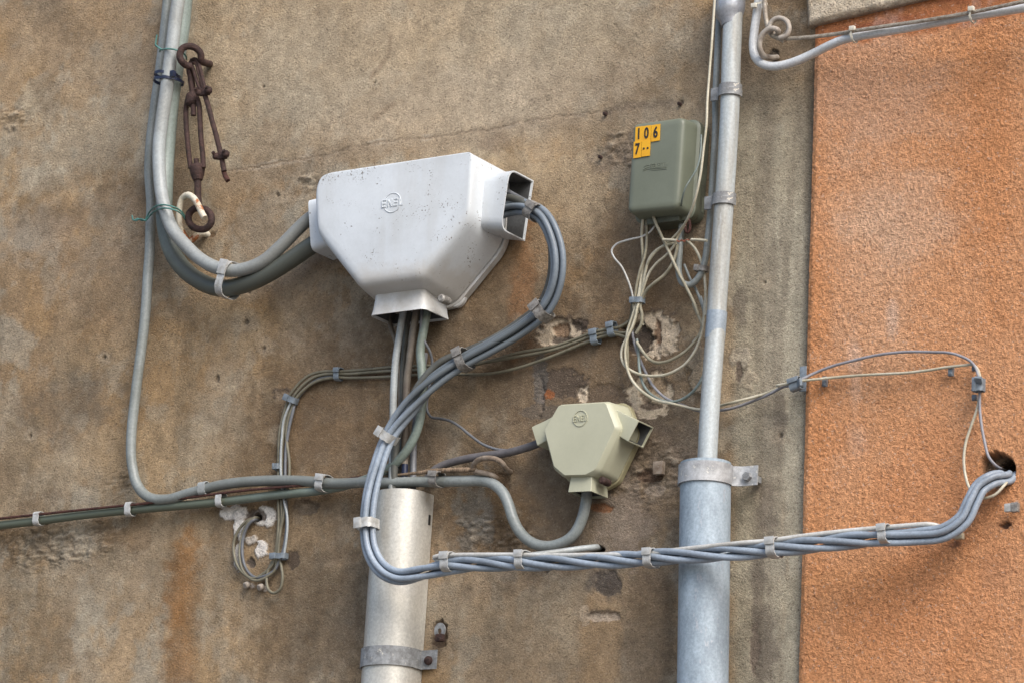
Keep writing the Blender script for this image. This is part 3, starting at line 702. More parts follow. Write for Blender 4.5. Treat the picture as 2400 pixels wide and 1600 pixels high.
bb = MB(); bevel_box((ex+.03, -.022, cz.z-.004), .006, .02, .006, .001, mb=bb); bb.build('wall_stud', M['galv_dull'], dp); bb = MB(); bevel_box((cz.x-R-.014, -.016, cz.z-.008), .008, .016, .016, .001, mb=bb); bb.build('bracket', M['galv_dull'], dp)

# slim painted pipe going up
pa = P('S', 1714, 120, .06); pb = P('S', 1653, 1110, .065)
cpp = [('E',350,40,.06),('E',335,400,.06),('C',972,100,.06),('C',935,700,.06),('C',880,1500,.06),('I',1365,400,.062),('I',1325,900,.065),('I',1285,1500,.068),('S',1653,1180,.07)]
sp_ = empty('steel_pipe', P('S', 1690, 0, .06), 'slim painted steel pipe rising from the downpipe, stained pale grey', 'pipe')
c = trace('S', cpp, .06, .02); rp = wid('S', 1690, 600, 46, .06)/2
tube(c, rp, 28).build('pipe_body', M['pipe'], sp_)
c2 = trace('S', [('I',1375,250,.062),('I',1350,560,.062)], step=.02); tube(c2, [rp*1.045]*len(c2), 28).build('coupling', M['pipe_blue'], sp_)
bt = trace('E', [(334,-200,.06),(330,-60,.06),(325,20,.06),(322,80,.06),(330,130,.06),(337,175,.06)], step=.006)
kk = wid('E', 330, 0, 1, .06)
ra = [kk*r for r in np.interp(np.linspace(0,1,len(bt)), [0,.62,.8,.9,1], [37,37.5,33,27,23.5])]
ra = [r*(1+.03*math.sin(i*1.3)) for i, r in enumerate(ra)]
tube(bt, ra, 28).build('lead_sleeve', M['boot'], sp_)

pipe_c = c
# grey conduit with an elbow beside it
c = trace('E', [(262,-150),(250,130),(238,400),(225,700),('C',868,160),('C',850,500),('C',825,880),('C',812,1000),('C',790,1170),('C',755,1270),('C',690,1340),('C',630,1330),('C',600,1260),('C',605,1100),('C',622,900,.03),('C',630,800,.03)], .035)
o = tube(c, wid('C', 850, 400, 15.5, .035)/2, 16).build('conduit', M['pvc_grey']); tag(o, 'thin grey conduit beside the slim pipe, bending back up behind the green box', 'conduit')
# straps on the two pipes
def double_strap(label, x, y):
    c = P('S', x, y, .06); e = empty('pipe_strap', c, label, 'pipe strap', 'double metal straps holding the slim pipe')
    for j, (dy, dz) in enumerate(((0, 0), (13, .0))):
        yy_ = y+dy; q = min(pipe_c, key=lambda p_: abs(world_px(*p_)[1]-yy_)); q = q.lerp(q, 1); q.z = P('S', world_px(*q)[0], yy_, .06).z; R = rp+.0022+j*.0008
        pth = []
        for k in range(25):
            t = math.pi*(.80-.92*k/24); pth.append((q.x+R*math.cos(t), -.06-R*math.sin(t)))
        l = [(q.x-R-.020, -.047), (q.x-R-.014, -.056), (q.x-R-.004, -.060)]
        pth = l+pth
        band_path(pth, q.z, .0060, .0016, .06).build('band', M['clip_blue'] if 0 else M['galv_dull'], e, angle=30)
    b = MB(); bevel_box((q.x-R-.012, -.060, q.z+.004), .0085, .002, .013, .001, mb=b); b.build('fastener', M['galv_dull'], e)
double_strap('upper double metal strap on the slim pipe, above the green box', 1702, 208)
double_strap('lower double metal strap on the slim pipe, beside the bottom half of the green box', 1690, 463)

# bright sheet-metal cable guard (left)
RG = .0545
gt = P('S', 1018, 1160, .0); gb = P('S', 988, 1600, .0); lean = (gt.x-gb.x)/(gt.z-gb.z)
mg = empty('cable_guard', (gt.x-RG, -.03, gt.z), 'bright curved steel cable guard, open at the top, over the lower cables', 'cable guard')
def gpath(R, cx, dd=.032, side=0.): 
    p = [(cx-R, -.002), (cx-R, -.02)]
    for k in range(25):
        t = math.pi*(1-k/24); p.append((cx+R*math.cos(t), -dd-R*.95*math.sin(t)))
    return p+[(cx+R, -.02), (cx+R, -.001)]
zt = gt.z; pieces = MB()
path = gpath(RG, gt.x-RG); H = 1.6
v = []; f = []
th = .002
for (p, inn) in ((path, 0),):
    rings = []
    for (z, zz) in ((0, 0), (-.3, 1), (-.55, 1), (-H, 1)):
        outer = [Vector((x+lean*z, y, zt+z+(0 if zz else -.0))) for x, y in path]
        cx = gt.x-RG; inner = [Vector(((x-cx)*(1-th/RG)+cx+lean*z, y*(1-th/.08), zt+z)) for x, y in path][::-1]
        rings.append(outer+inner)
    loft(rings, True, True, pieces)
pieces.build('guard_sheet', M['galv_bare'], mg, angle=35)
sl_ = MB(); s0 = P('G', 1364, 1022, .010); bevel_box((gt.x+lean*(s0.z-zt)+.0003, -.012, s0.z), .0008, .0035, .010, .0004, mb=sl_); sl_.build('slot', M['black'], mg)
q = P('K', 1450, 930, .0); cxg = gt.x-RG+lean*(q.z-zt); Rb = RG+.002
pth = [(cxg-Rb, -.004)]+[(x-gt.x+RG+cxg, y) for x, y in gpath(Rb, gt.x-RG)][1:-1]+[(cxg+Rb, -.014), (cxg+Rb+.001, -.010), (cxg+Rb+.036, -.008)]
cb = band_path(pth, q.z+.002, .0185, .0022, lean).build('clamp_band', M['galv_dull'], mg, angle=30)
bo = MB(); q2 = Vector((cxg+Rb+.019, -.012, q.z)); tube([q2, q2+Vector((0,-.004,0)), q2+Vector((0,-.007,0))], [.0088, .0085, .004], 14, True, bo); bo.build('bolt', M['rust'], cb)

# ================================================================== WHITE JUNCTION BOX
def bx(*p, d): return [Vector(XZ('B', x, y, d)) for x, y in p]
DF = .135
poly = bx((116,305),(1408,112),(1368,640),(965,1135),(475,1200),(142,775), d=DF)
c0 = P('B', 760, 650, .0)
wb = empty('junction_box', c0, 'large white weathered electrical junction box with cables entering on three sides', 'junction box')
prof = [(DF+.0015,-.030),(DF+.0008,-.016),(DF-.0015,-.0075),(DF-.006,-.002),(DF-.013,.002),(DF-.022,.0045),(.095,.009),(.055,.017),(.030,.022),(.024,.0235)]
WT = [.12,.35,1,1,.8,.4]
cover = shell(poly, [.052,.026,.050,.036,.034,.055], prof, 9, wt=WT)
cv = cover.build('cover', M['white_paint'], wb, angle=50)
bp_ = shell(poly, [.052,.026,.050,.036,.034,.055], [(.0205,.026),(.019,.028),(.004,.028),(.002,.026)], 8, cap0=True, cap1=True, wt=WT)
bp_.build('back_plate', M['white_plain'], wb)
# inlets
a = XZ('B', 1688, 262, .100); b = XZ('B', 1618, 735, .100)
def inlet(sp, name, m, parent, ang=50):
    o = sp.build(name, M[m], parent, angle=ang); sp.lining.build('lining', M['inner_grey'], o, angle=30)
inlet(spout(a, b, (1,0), .100, .014, .085, flare=.002, rad=.024, zin=.75), 'right_inlet', 'white_paint', wb)
a = XZ('B', 76, 500, .092); b = XZ('B', 100, 905, .092)
inlet(spout(a, b, (-1,0), .092, .014, .085, flare=.001, rad=.016), 'left_inlet', 'white_paint', wb)
a = XZ('B', 580, 1432, .098); b = XZ('B', 1000, 1378, .098)
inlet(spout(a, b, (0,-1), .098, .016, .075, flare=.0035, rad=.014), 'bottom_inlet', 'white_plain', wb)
lug = MB(); p = P('B', 1270, 1290, .012); 
cyl(p, Vector((0,1,0)), .020, .012, 24, lug, .002); lug.build('mounting_lug', M['white_plain'], wb)
scw = MB(); p = P('B', 1165, 1305, .075); cyl(p, Vector((0,1,0)), .0085, .03, 18, scw, .003); scw.build('screw', M['clip_metal'], wb)
# raised badge
e0 = P('B', 748, 530, DF+.0018); rr_ = wid('B', 748, 530, 24, DF)/1
N_ = 48; ringc = [e0+Vector((math.cos(2*math.pi*k/N_), 0, math.sin(2*math.pi*k/N_)*.98))*rr_ for k in range(N_+1)]
bd = tube(ringc, .0009, 8, False).build('badge_ring', M['white_paint'], wb)
raised('raised_lettering', 'ENEL', e0+Vector((0,.0006,0)), .0135, .0455, M['white_paint'], bd, .0015, .0027)

# ================================================================== SMALL CREAM JUNCTION BOX
DS = .082
poly = [Vector(XZ('D', x, y, DS)) for x, y in ((572,258),(1152,222),(1268,528),(1022,1045),(905,1105),(640,1112),(512,1005),(395,562))]
sb = empty('junction_box', P('D', 830, 700, 0), 'small cream eight-sided junction box below the green box', 'junction box')
shell(poly, [.006,.008,.010,.016,.012,.010,.012,.010], [(DS+.0002,-.0012),(DS-.0008,.0002),(DS-.0085,.0062),(DS-.0105,.0070),(.045,.0095),(.024,.013),(.019,.0135)], 5, wt=[.6,1,1,.8,.25,.8,.8,.6]).build('cover', M['cream_plastic'], sb, angle=35)
shell(poly, [.012]*8, [(.0165,.0125),(.015,.0145),(.003,.0145),(.002,.013)], 6, cap1=True).build('back_plate', M['cream_back'], sb)
p = P('D', 1350, 330, .005); m_ = MB(); cyl(p+Vector((-.002,0,-.006)), Vector((0,1,0)), .022, .009, 24, m_, .003); m_.build('mounting_lug', M['cream_back'], sb)
inlet(spout(XZ('D',693,1318,.073), XZ('D',968,1306,.073), (0,-1), .073, .012, .055, flare=.001, rad=.002, th=.0018), 'bottom_inlet', 'cream_plastic', sb, 30)
inlet(spout(XZ('D',242,520,.064), XZ('D',312,748,.064), (-1,0), .064, .012, .060, flare=.0, rad=.002, th=.0018), 'left_inlet', 'cream_plastic', sb, 30)
inlet(spout(XZ('D',1552,446,.068), XZ('D',1424,698,.068), (1,0), .068, .012, .075, flare=.0005, rad=.002, th=.0020, zin=.6), 'right_inlet', 'cream_plastic', sb, 30)
scw = MB(); p = P('D', 1142, 1190, .050); cyl(p, Vector((0,1,0)), .0072, .03, 18, scw, .003); scw.build('screw', M['rust'], sb)
e0 = P('D', 836, 415, DS+.0010); rr_ = wid('D', 836, 415, 18.5, DS)
ringc = [e0+Vector((math.cos(2*math.pi*k/N_), 0, math.sin(2*math.pi*k/N_)*1.02))*rr_ for k in range(N_+1)]
bd = tube(ringc, .00075, 8, False).build('badge_ring', M['cream_plastic'], sb)
raised('raised_lettering', 'ENEL', e0+Vector((0,.0006,0)), .0105, .0290, M['cream_plastic'], bd, .0011, .0021)

# ================================================================== GREEN TELEPHONE BOX
DT = .090
poly = [Vector(XZ('C', x, y, DT)) for x, y in ((268,168),(632,116),(588,768),(224,802))]
tb = empty('telephone_box', P('C', 420, 480, 0), 'grey green plastic telephone junction box with yellow number stickers', 'telephone box')
shell(poly, [.010,.012,.012,.012], [(DT+.0006,-.012),(DT+.0003,-.004),(DT-.0012,-.001),(DT-.004,.0018),(DT-.010,.0032),(.046,.0065),(.044,.010),(.0425,.012),(.028,.012),(.026,.011)], 7).build('cover', M['green_plastic'], tb, angle=35)
shell(poly, [.012]*4, [(.0255,.008),(.024,.009),(.003,.009),(.002,.008)], 6, cap1=True).build('base', M['green_base'], tb)
q = P('C', 590, 785, .085); lo = MB()
h1 = [Vector(XZ('C', x, y, .07)) for x, y in ((262,845),(520,810))]
zb_ = min(h1[0].y, h1[1].y); 
bevel_box(((h1[0].x+h1[1].x)/2+.018, -.030, (h1[0].y+h1[1].y)/2+.003), .036, .024, .016, .003, mb=lo); lo.build('cable_entry', M['green_base'], tb)
tb2 = MB(); p = P('C', 735, 760, .012); bevel_box((p.x, -.010, p.z), .012, .004, .016, .002, mb=tb2); bevel_box((p.x-.014, -.012, p.z-.012), .012, .004, .008, .002, mb=tb2); tb2.build('mounting_tab', M['green_plastic'], tb)
# stickers
dk = DT+.0016
def sticker(x0_, y0_, x1_, y1_, ch, k, tilt=0):
    A = P('C', x0_, y0_, dk); B = P('C', x1_, y1_, dk); cx_, cz_ = (A.x+B.x)/2, (A.z+B.z)/2
    # sides follow the box: X to the right, Z up
    hw = abs(B.x-A.x)/2; hh = abs(B.z-A.z)/2
    b = MB(); v, f = box_verts(cx_, -dk-.0002*k, cz_, hw, .0004, hh); b.add(v, f)
    st = b.build('number_sticker', M['yellow'], tb, smooth=False)
    if ch: 
        if ch == '..':
            b = MB(); 
            for s in (-1, 1): cyl(Vector((cx_+s*.0042, -dk-.0009-.0002*k, cz_)), Vector((0,1,0)), .0022, .0006, 14, b, .0001)
            b.build('printed_dots', M['black'], st)
        else: text_part('printed_digit', ch, .030, Vector((cx_, -dk-.0009-.0002*k, cz_-.000)), M['black'], st, extr=.0003, sx=.66, off=.0009)
    return st
# sticker frames: traced from their upper-left and lower-right corners
S0 = [(282,184,330,290,'1'),(334,178,392,286,'0'),(400,170,460,282,'6'),(270,292,322,406,'7'),(330,288,388,394,'..')]
for k, s in enumerate(S0): sticker(*s[:4], s[4], k)
# raised maker's mark: three waves and lettering
mk = MB()
for j in range(3):
    y = 478+j*11
    cpts = trace('C', [(338,y+6-j*0),(360,y-6),(380,y-9),(400,y-2),(430,y-2-1),(470,y-6),(510,y-10)] if j else [(345,y-2),(362,y-12),(380,y-15),(395,y-8)], DT+.0008, .002)
    tube(cpts, .0008, 6, True, mk)
mo = mk.build('raised_mark', M['green_plastic'], tb)
raised('raised_lettering', 'TELECOM', P('C', 457, 464, DT), .0080, .0375, M['green_plastic'], mo, .0009, .0022)
# rusty lug hanging under it
rl = MB(); cc_ = trace('C', [(668,850),(650,900),(648,940),(662,958),(678,940),(680,890),(668,850)], .045, .002); tube(cc_, .0028, 10, True, rl)
o = rl.build('rusty_loop', M['rust_red']); tag(o, 'small red rusty metal loop hanging under the green box', 'metal loop')

# ================================================================== LEFT GROUP OF THICK CABLES
GL = 'thick pale conduits down the left side'
cable('broad pale green conduit behind, curving along the lowest loop into the white box', 'A', [(481,-120,.045),(473,0,.045),(456,180,.045),(418,450,.045),(384,700,.045),(362,950,.045),(352,1200,.05),('S',384,500,.05),('S',389,545,.05),('S',408,599,.05),('S',446,644,.05),('S',497,671,.05),('S',541,674,.055),('S',602,655,.06),('S',673,615,.06),('S',719,584,.06),('S',775,548,.06)], 40, 'pvc_green', group=GL, amp=.0012, tone=[(0,0),(.42,.05),(.54,.5),(.66,.95),(1,1)])
cable('pale grey conduit in front, making the upper of the two loops into the white box', 'S', [(424,-45,.08),(418,0,.08),(411,51,.08),(405,102,.08),(396,160,.08),(388,219,.08),(376,306,.08),(372,357,.08),(376,434,.08),(386,485,.085),(405,537,.085),(434,575,.085),(469,608,.085),(510,629,.085),(556,634,.082),(612,615,.078),(658,577,.073),(694,541,.068),(722,515,.065),(775,480,.06)], 31.5, 'pvc_pale', group=GL, amp=.0012, tone=[(0,0),(.5,.1),(.7,.45),(1,.9)], width2=30)
cable('slimmer grey conduit at the far left, swinging right into the long horizontal run', 'A', [(382,-120),(375,0),(348,230),(322,450),(295,650),(272,850),(262,1050),(272,1250),(266,1400),(262,1560),('O',340,620),('O',330,760),('O',312,900),('O',302,1000),('O',302,1060),('O',315,1115),('O',342,1142),('O',385,1146),('O',440,1130),('O',520,1110),('O',600,1103),('O',690,1104),('O',770,1110,.035),('O',850,1106,.045),('F',270,1348,.05),('F',450,1345,.045),('M',0,395,.04),('M',200,395,.035),('M',450,393,.035),('M',640,390,.03),('M',740,402),('M',830,450),('M',905,530),('M',955,640),('M',1000,780),('M',1060,900),('M',1150,1000),('M',1260,1060),('M',1370,1078),('M',1480,1060),('M',1590,1010),('M',1670,930),('M',1730,810),('M',1765,690),('M',1785,580,.03),('M',1790,480,.035)], 23.5, 'pvc_grey', d=.03, amp=.0012, tone=[(0,.1),(.2,.3),(.35,0),(.46,.2),(.58,.55),(.68,.7),(.76,.3),(.85,.1),(1,.2)])
cable('olive green conduit at lower left under the rusty wire, turning up to the white box', 'L', [(-200,415),(0,392),(240,362),(500,330),(800,300),(1000,280),(1350,247),(1700,207),(1900,188,.025),(2040,165,.02),(2140,140,.03),('F',180,1322,.04),('F',300,1272,.045),('F',400,1205,.05),('F',490,1100,.05),('F',555,970,.05),('F',590,820,.05),('F',600,650,.05),('F',590,500,.05),('F',580,380,.05),('F',598,250,.05),('F',625,100,.05),('F',640,0,.05)], 20, 'pvc_olive', d=.022, amp=.001, tone=[(0,1),(.45,.95),(.52,.4),(.60,.5),(.66,0),(.85,.1),(1,.5)])
def twisted(label, reg, pts, w, m, d, strands=6, pitch=.018, name='wire_rope', cat='wire rope'):
    c = trace(reg, pts, d, .0016); k = (c[0]-CAM).dot(fw)/FPX*w/2; T, N = frames(c); mb = MB(); s = 0; ph = []
    for i in range(len(c)):
        if i: s += (c[i]-c[i-1]).length
        ph.append(2*math.pi*s/pitch)
    for q in range(strands):
        cc = [c[i]+(N[i]*math.cos(ph[i]+2*math.pi*q/strands)+T[i].cross(N[i])*math.sin(ph[i]+2*math.pi*q/strands))*k*.62 for i in range(len(c))]
        tube(cc, k*.40, 6, True, mb)
    return tag(mb.build(name, M[m]), label, cat)
twisted('rusty red twisted wire stretched along the lower left conduit', 'L', [(-200,372),(0,350),(300,318),(600,287),(900,256),(1200,216),(1500,178),(1800,152),(2000,135,.02),('F',100,1312,.025),('F',330,1298,.03),('F',420,1288,.03)], 6.5, 'rust_red', .034, 5, .014)

# ================================================================== CABLES UNDER THE WHITE BOX
GB = 'cables dropping from the white box into the steel guard'
cable('palest of the dropping cables, leftmost and widest below the white box', 'F', [(470,-20,.06),(452,110,.055),(425,280,.05),(400,450,.05),(388,650,.05),(382,850,.05),(378,1050,.05),(373,1200,.05),(370,1420,.05)], 17, 'pvc_pale', group=GB, amp=.001)
cable('thin brown cable slanting out of the far left of the bottom inlet', 'F', [(340,0,.04),(350,130,.035),(375,240,.03),(405,330,.025),(425,500,.022),(432,800,.022),(430,1100,.022),(428,1420,.03)], 11, 'cable_brown', group=GB)
cable('brownish middle cable with a dark joint at its foot', 'F', [(570,-20,.06),(550,110,.055),(525,250,.05),(500,450,.045),(482,600,.04),(475,850,.04),(470,1050,.04),(465,1215,.04)], 18, 'cable_brown', group=GB, amp=.001)
cable('black sleeve on the foot of the middle cable', 'F', [(465,1205,.04),(463,1300,.04),(462,1420,.04)], 15.5, 'navy', name='cable_sleeve', cat='cable sleeve')
cable('dark cable hidden between the pale and brown dropping cables', 'F', [(510,0,.03),(490,150,.03),(465,350,.025),(448,600,.022),(445,900,.022),(442,1200,.022),(440,1420,.03)], 12, 'pvc_dark', group=GB)
cable('grey cable at the right of the drop, seen below the blue bundle', 'F', [(615,400,.018),(590,600,.018),(560,800,.018),(540,960,.02),(530,1080,.02),(528,1200,.022),(526,1420,.03)], 15.5, 'cable_slate', group=GB)
cable('thin dark cable wandering right from below the white box to the cream box', 'F', [(598,20,.06),(588,140,.06),(585,240,.055),(612,320,.05),(645,380,.04),(665,450,.03),(660,560,.02),(640,680,.015),(628,760,.012),(632,825,.012),(662,868,.012),(730,878,.012),(800,895,.012),(870,935,.012),(950,1000,.012),(1040,1065,.012),(1150,1105,.014),(1230,1112,.014)], 6.5, 'cable_slate')
cable('dark mauve cable leaving the left inlet of the cream box', 'M', [(1400,-60,.035),(1250,-2,.035),(1100,50,.033),(930,95,.03),(750,120,.028),(560,150,.025),(400,185,.02),(260,230,.02),(160,290,.02),(90,380,.02)], 19.5, 'cable_mauve', amp=.001)

# ================================================================== BLUE-GREY BUNDLE
M['bundle'] = mat('blue_grey_bundle_cable', (.30,.36,.435), (.21,.25,.30), .4, scale=9, spots=(.22,.22,.22), spot_t=.73, spot_scale=50)
n_ = M['bundle'].node_tree; b_ = n_.nodes['Principled BSDF']; src = b_.inputs['Base Color'].links[0].from_socket
at_ = n_.nodes.new('ShaderNodeAttribute'); at_.attribute_name = 'Dirt'; mx_ = n_.nodes.new('ShaderNodeMix'); mx_.data_type = 'RGBA'
n_.links.new(at_.outputs['Fac'], mx_.inputs[0]); n_.links.new(src, mx_.inputs[6]); mx_.inputs[7].default_value = (.115,.135,.15,1); n_.links.new(mx_.outputs[2], b_.inputs['Base Color'])  # blends towards a darker slate tone by the vertex amount
cl_pts = [('O',1130,492,.06),('O',1175,478,.06),('O',1210,478,.07),('O',1245,496,.075),('O',1268,535,.075),('O',1282,590,.07),('O',1278,650,.06),('O',1255,705,.05),('O',1200,753,.05),('O',1130,795,.06),('O',1068,828,.07),('O',1000,873,.085),('O',940,935,.095),('O',893,1003,.10),('O',865,1080,.11),('O',849,1150,.12),('O',845,1210,.125),('O',852,1262,.13),('O',875,1303,.13),('O',915,1323,.13),('O',975,1312,.13),('O',1040,1298,.135),('O',1120,1293,.135),('O',1250,1291,.135),('O',1400,1285,.135),('O',1550,1276,.14),('O',1700,1266,.135),('O',1850,1251,.12),('O',2000,1237,.10),('O',2100,1232,.085),('O',2170,1222,.08),('O',2213,1192,.075),('O',2234,1150,.07),('O',2252,1118,.062),('O',2280,1100,.05),('O',2312,1096,.02),('O',2335,1102,-.03)]
cc = trace('O', cl_pts, .1, .004)
T, N = frames(cc); S_ = [0]
for i in range(1, len(cc)): S_.append(S_[-1]+(cc[i]-cc[i-1]).length)
idx = lambda reg, x, y: min(range(len(cc)), key=lambda i: (world_px(*cc[i])[0]-px(reg,x,y)[0])**2+(world_px(*cc[i])[1]-px(reg,x,y)[1])**2)
key = [(0,0),(idx('O',1245,496),0),(idx('O',1282,590),.1),(idx('O',1068,828),.05),(idx('O',1000,873),.1),(idx('O',893,1003),1.5),(idx('O',849,1150),1.57),(idx('O',875,1303),1.6),(idx('O',915,1323),1.9),(idx('O',1040,1298),3.3),(idx('O',2000,1237),3.3+15.0),(idx('O',2170,1222),18.85),(len(cc)-1,18.85)]
TH = np.interp(range(len(cc)), [k[0] for k in key], [k[1] for k in key])
AL = np.interp(range(len(cc)), [0,idx('O',1245,496),idx('O',1278,650),idx('O',1068,828),idx('O',940,935),idx('O',893,1003),idx('O',845,1200),idx('O',875,1303),idx('O',1040,1298),idx('O',2000,1237),idx('O',2200,1205),len(cc)-1], [.0112,.0108,.0115,.011,.014,.0108,.0112,.0112,.0106,.0106,.0112,.010])
r_b = wid('O', 1500, 1280, 15.4, .13)/2
LB = ['blue grey cable of the twisted bundle whose start shows lowest in the right inlet', 'blue grey cable of the twisted bundle lying outermost at the left bend', 'blue grey cable of the twisted bundle lying innermost over the steel guard', 'blue grey cable of the twisted bundle lying nearest the wall at the left bend']
for q in range(4):
    out = []
    for i, p in enumerate(cc):
        Y = Vector((0,-1,0)); n = T[i].cross(Y); n = n.normalized() if n.length > .05 else Vector((1,0,0))
        yy = n.cross(T[i]).normalized()
        if yy.y > 0: yy = -yy
        a = -TH[i]+math.pi/2*q+.08*math.sin(S_[i]*6+q*2); out.append(p+n*AL[i]*math.cos(a)*(1.0)+yy*AL[i]*math.sin(a)*.72)
    o = tube(wob(out, .0008, q*5), r_b, 14).build('cable', M['bundle'])
    at = o.data.color_attributes.new('Dirt', 'FLOAT_COLOR', 'POINT'); fr_ = np.interp(np.arange(len(out)), [0, idx('O',1245,496), idx('O',1255,705), idx('O',1200,753), idx('O',960,915), idx('O',893,1003), len(out)], [.7,.5,.6,1,.95,.0,.0])
    dv = np.repeat(fr_, 14); at.data.foreach_set('color', np.stack([dv, dv, dv, dv*0+1], 1).ravel().astype(np.float32))
    tag(o, 'blue grey cable, one of four twisted together between white box and orange wall', 'cable', 'four twisted blue grey cables')
cable('thick dark cable arching over the twisted bundle and down behind it', 'O', [(1120,470,.05),(1165,455,.06),(1215,472,.07),(1256,512,.075),(1268,590,.055),(1262,650,.04),(1240,700,.035),(1190,742,.035),(1130,780,.045),(1068,808,.055),(1015,830,.065),(975,868,.07),(945,915,.07),(925,960,.065),(910,1010,.055),(905,1070,.05),(903,1180,.045)], 19, 'pvc_dark', amp=.0008)
cable('short grey cable showing inside the top of the right inlet of the white box', 'B', [(1560,380,.05),(1650,430,.055),(1740,480,.06),(1830,530,.068),(1900,570,.075),(1960,620,.075)], 13, 'cable_slate', amp=.0004)
cable('white rigid tube tied along the top of the twisted bundle, with a cut left end', 'M', [(165,1200,.14),(220,1185,.14),(400,1176,.14),(700,1172,.14),(1000,1170,.14),(1500,1175,.14),(2000,1170,.14),(2352,1168,.14),('H',200,1285,.145),('H',600,1240,.145),('H',1000,1200,.145),('J',0,1362,.135),('J',100,1348,.13),('J',300,1322,.12),('J',500,1300,.11),('J',700,1280,.10),('J',900,1262,.09),('J',1050,1252,.08),('J',1110,1262,.07),('J',1170,1290,.05)], 11, 'cable_white', name='plastic_tube', cat='plastic tube')
cable('thin white return of the tube end, over the steel guard', 'M', [(165,1200,.139),(180,1222,.136),(230,1232,.133),(330,1225,.130),(480,1222,.128),(600,1215,.124)], 8, 'cable_white', name='plastic_tube', cat='plastic tube')
cable('grey tube slanting up behind the bundle into a small hole under the cream box', 'M', [(1100,1185,.10),(1300,1165,.085),(1500,1140,.06),(1700,1112,.035),(1840,1096,.015),(1925,1090,-.012)], 15, 'pvc_pale', name='plastic_tube', cat='plastic tube', amp=.0004)

# ================================================================== KHAKI TELEPHONE WIRES (left run)
GK = 'khaki telephone wires clipped across the wall'
def K(label, pts, m='cable_khaki', w=7.5, d=.012, reg='G', group=GK): return cable(label, reg, pts, w, m, d, name='telephone_wire', cat='wire', group=group, amp=.0009, seg=10)
K('topmost khaki wire of the long run, ending in the hanging bottom loop', [('I',480,250,.03),('I',390,330),('I',330,380),('I',240,425),('I',150,440),('I',0,468),('F',1568,350),('F',1300,398),('F',1050,465),('F',850,485,.014),('F',560,492,.014),('F',350,503),('F',200,520),('F',60,530),(800,82),(700,82),(620,100),(560,140),(515,190),(480,240),(465,290),(440,370),(420,480),(414,600),(412,740),(410,900),(412,1050),(402,1180),(392,1250),(352,1330),(338,1400),(350,1460),(388,1482),(425,1455),(440,1390),(432,1310),(415,1240),(425,1100),(455,920)])
K('second khaki wire of the long run, paler, ending in the wall hole coil', [('I',520,390,.03),('I',440,460),('I',330,488),('I',200,485),('I',30,500),('F',1568,372),('F',1300,425),('F',1050,470),('F',900,500,.014),('F',560,520,.014),('F',350,528),('F',200,540),('F',60,552),(800,98),(710,100),(640,118),(580,158),(532,208),(500,255),(480,310),(455,400),(440,500),(432,600),(430,740),(432,900),(432,1050),(410,1180),(396,1262),(372,1310),(310,1368),(250,1388),(195,1360),(150,1300),(128,1220),(130,1150),(160,1080),(205,1030),(255,1008,.008),(285,1015,-.01)], 'cable_khaki')
K('third khaki wire of the long run, kinked sideways below the corner clip', [('I',330,545),('I',200,510),('I',30,545),('F',1500,440),('F',1300,505),('F',1150,540),('F',1000,556),('F',850,556,.014),('F',560,560,.014),('F',300,572),('F',60,578),(800,118),(720,125),(650,145),(595,180),(550,222),(515,268),(495,320),(470,400),(460,480),(468,560),(480,640),(482,740),(470,850),(445,1000),(415,1150),(404,1262),(395,1330),(350,1375),(280,1405),(230,1390),(185,1340),(165,1260),(168,1180),(190,1090),(225,1030),(265,1005,.008),(290,1010,-.01)], 'cable_khaki')
K('innermost grey wire of the vertical run, curling back through the wall hole', [(820,108,.008),(740,112,.008),(665,132,.008),(610,170,.008),(565,215,.008),(522,270,.008),(505,330),(480,430),(462,540),(456,640),(455,740),(460,900),(466,1050),(452,1180),(430,1260),(385,1345),(320,1378),(265,1385),(220,1350),(192,1290),(182,1200),(195,1110),(225,1045),(262,1015,.008),(284,1020,-.01)], 'cable_slate')
K('straight pale grey wire beside the vertical khaki run', [(505,255,.016),(480,300,.016),(445,390,.016),(432,500,.016),(426,600,.016),(428,740,.016),(448,900,.016),(468,1000,.016),(466,1120,.016),(448,1250,.016)], 'pvc_pale', 6)

# ================================================================== WIRES UNDER THE GREEN BOX
GW = 'slack telephone wires under the green box'
def Wr(label, pts, m, w=7, d=.03, reg='C'): return cable(label, reg, pts, w, m, d, name='telephone_wire', cat='wire', group=GW, amp=.0009, seg=10)
Wr('long white wire hanging in front of the green box from above to the wire knot', [('E',222,-60,.09),('E',213,100,.09),('E',200,300,.095),('E',185,500,.1),('E',172,700,.105),('C',805,160,.11),('C',780,350,.11),('C',755,540,.11),('C',715,720,.10),('C',660,860,.08),('C',590,960,.06),('C',520,1030,.05),('C',440,1090,.045),('C',380,1170,.04),('C',340,1280),('C',308,1440)], 'cable_cream', 6.2)
Wr('thin pale wire curling across the right side of the green box', [('C',765,240,.08),('C',758,380,.085),('C',735,480,.09),('C',690,560,.095),('C',650,630,.10),('C',625,720,.09),('C',622,775,.07)], 'pvc_green', 4)
Wr('white wire dropping straight from the bottom left of the green box', [(345,780,.05),(340,850,.05),(328,960,.045),(332,1080,.04),(335,1180),(318,1300),(296,1440),('I',430,200),('I',400,300),('I',350,450),('I',330,560),('I',290,640),('I',275,760),('I',310,860),('I',400,930),('I',520,975),('I',650,985),('I',780,972),('I',900,925),('I',1020,840),('I',1120,700),('I',1185,540),('I',1215,380),('I',1232,200),('I',1245,60),('C',795,1568),('C',792,1350),('C',770,1200),('C',720,1080),('C',655,1012)], 'cable_cream', 6.8)
Wr('darker wire beside the straight white one, below the box', [(380,800,.03),(375,870,.03),(362,980,.03),(348,1100,.03),(322,1220,.028),(300,1330,.028),(284,1440,.025),('I',400,180,.022),('I',392,280,.02),('I',370,350,.018)], 'cable_khaki', 7)
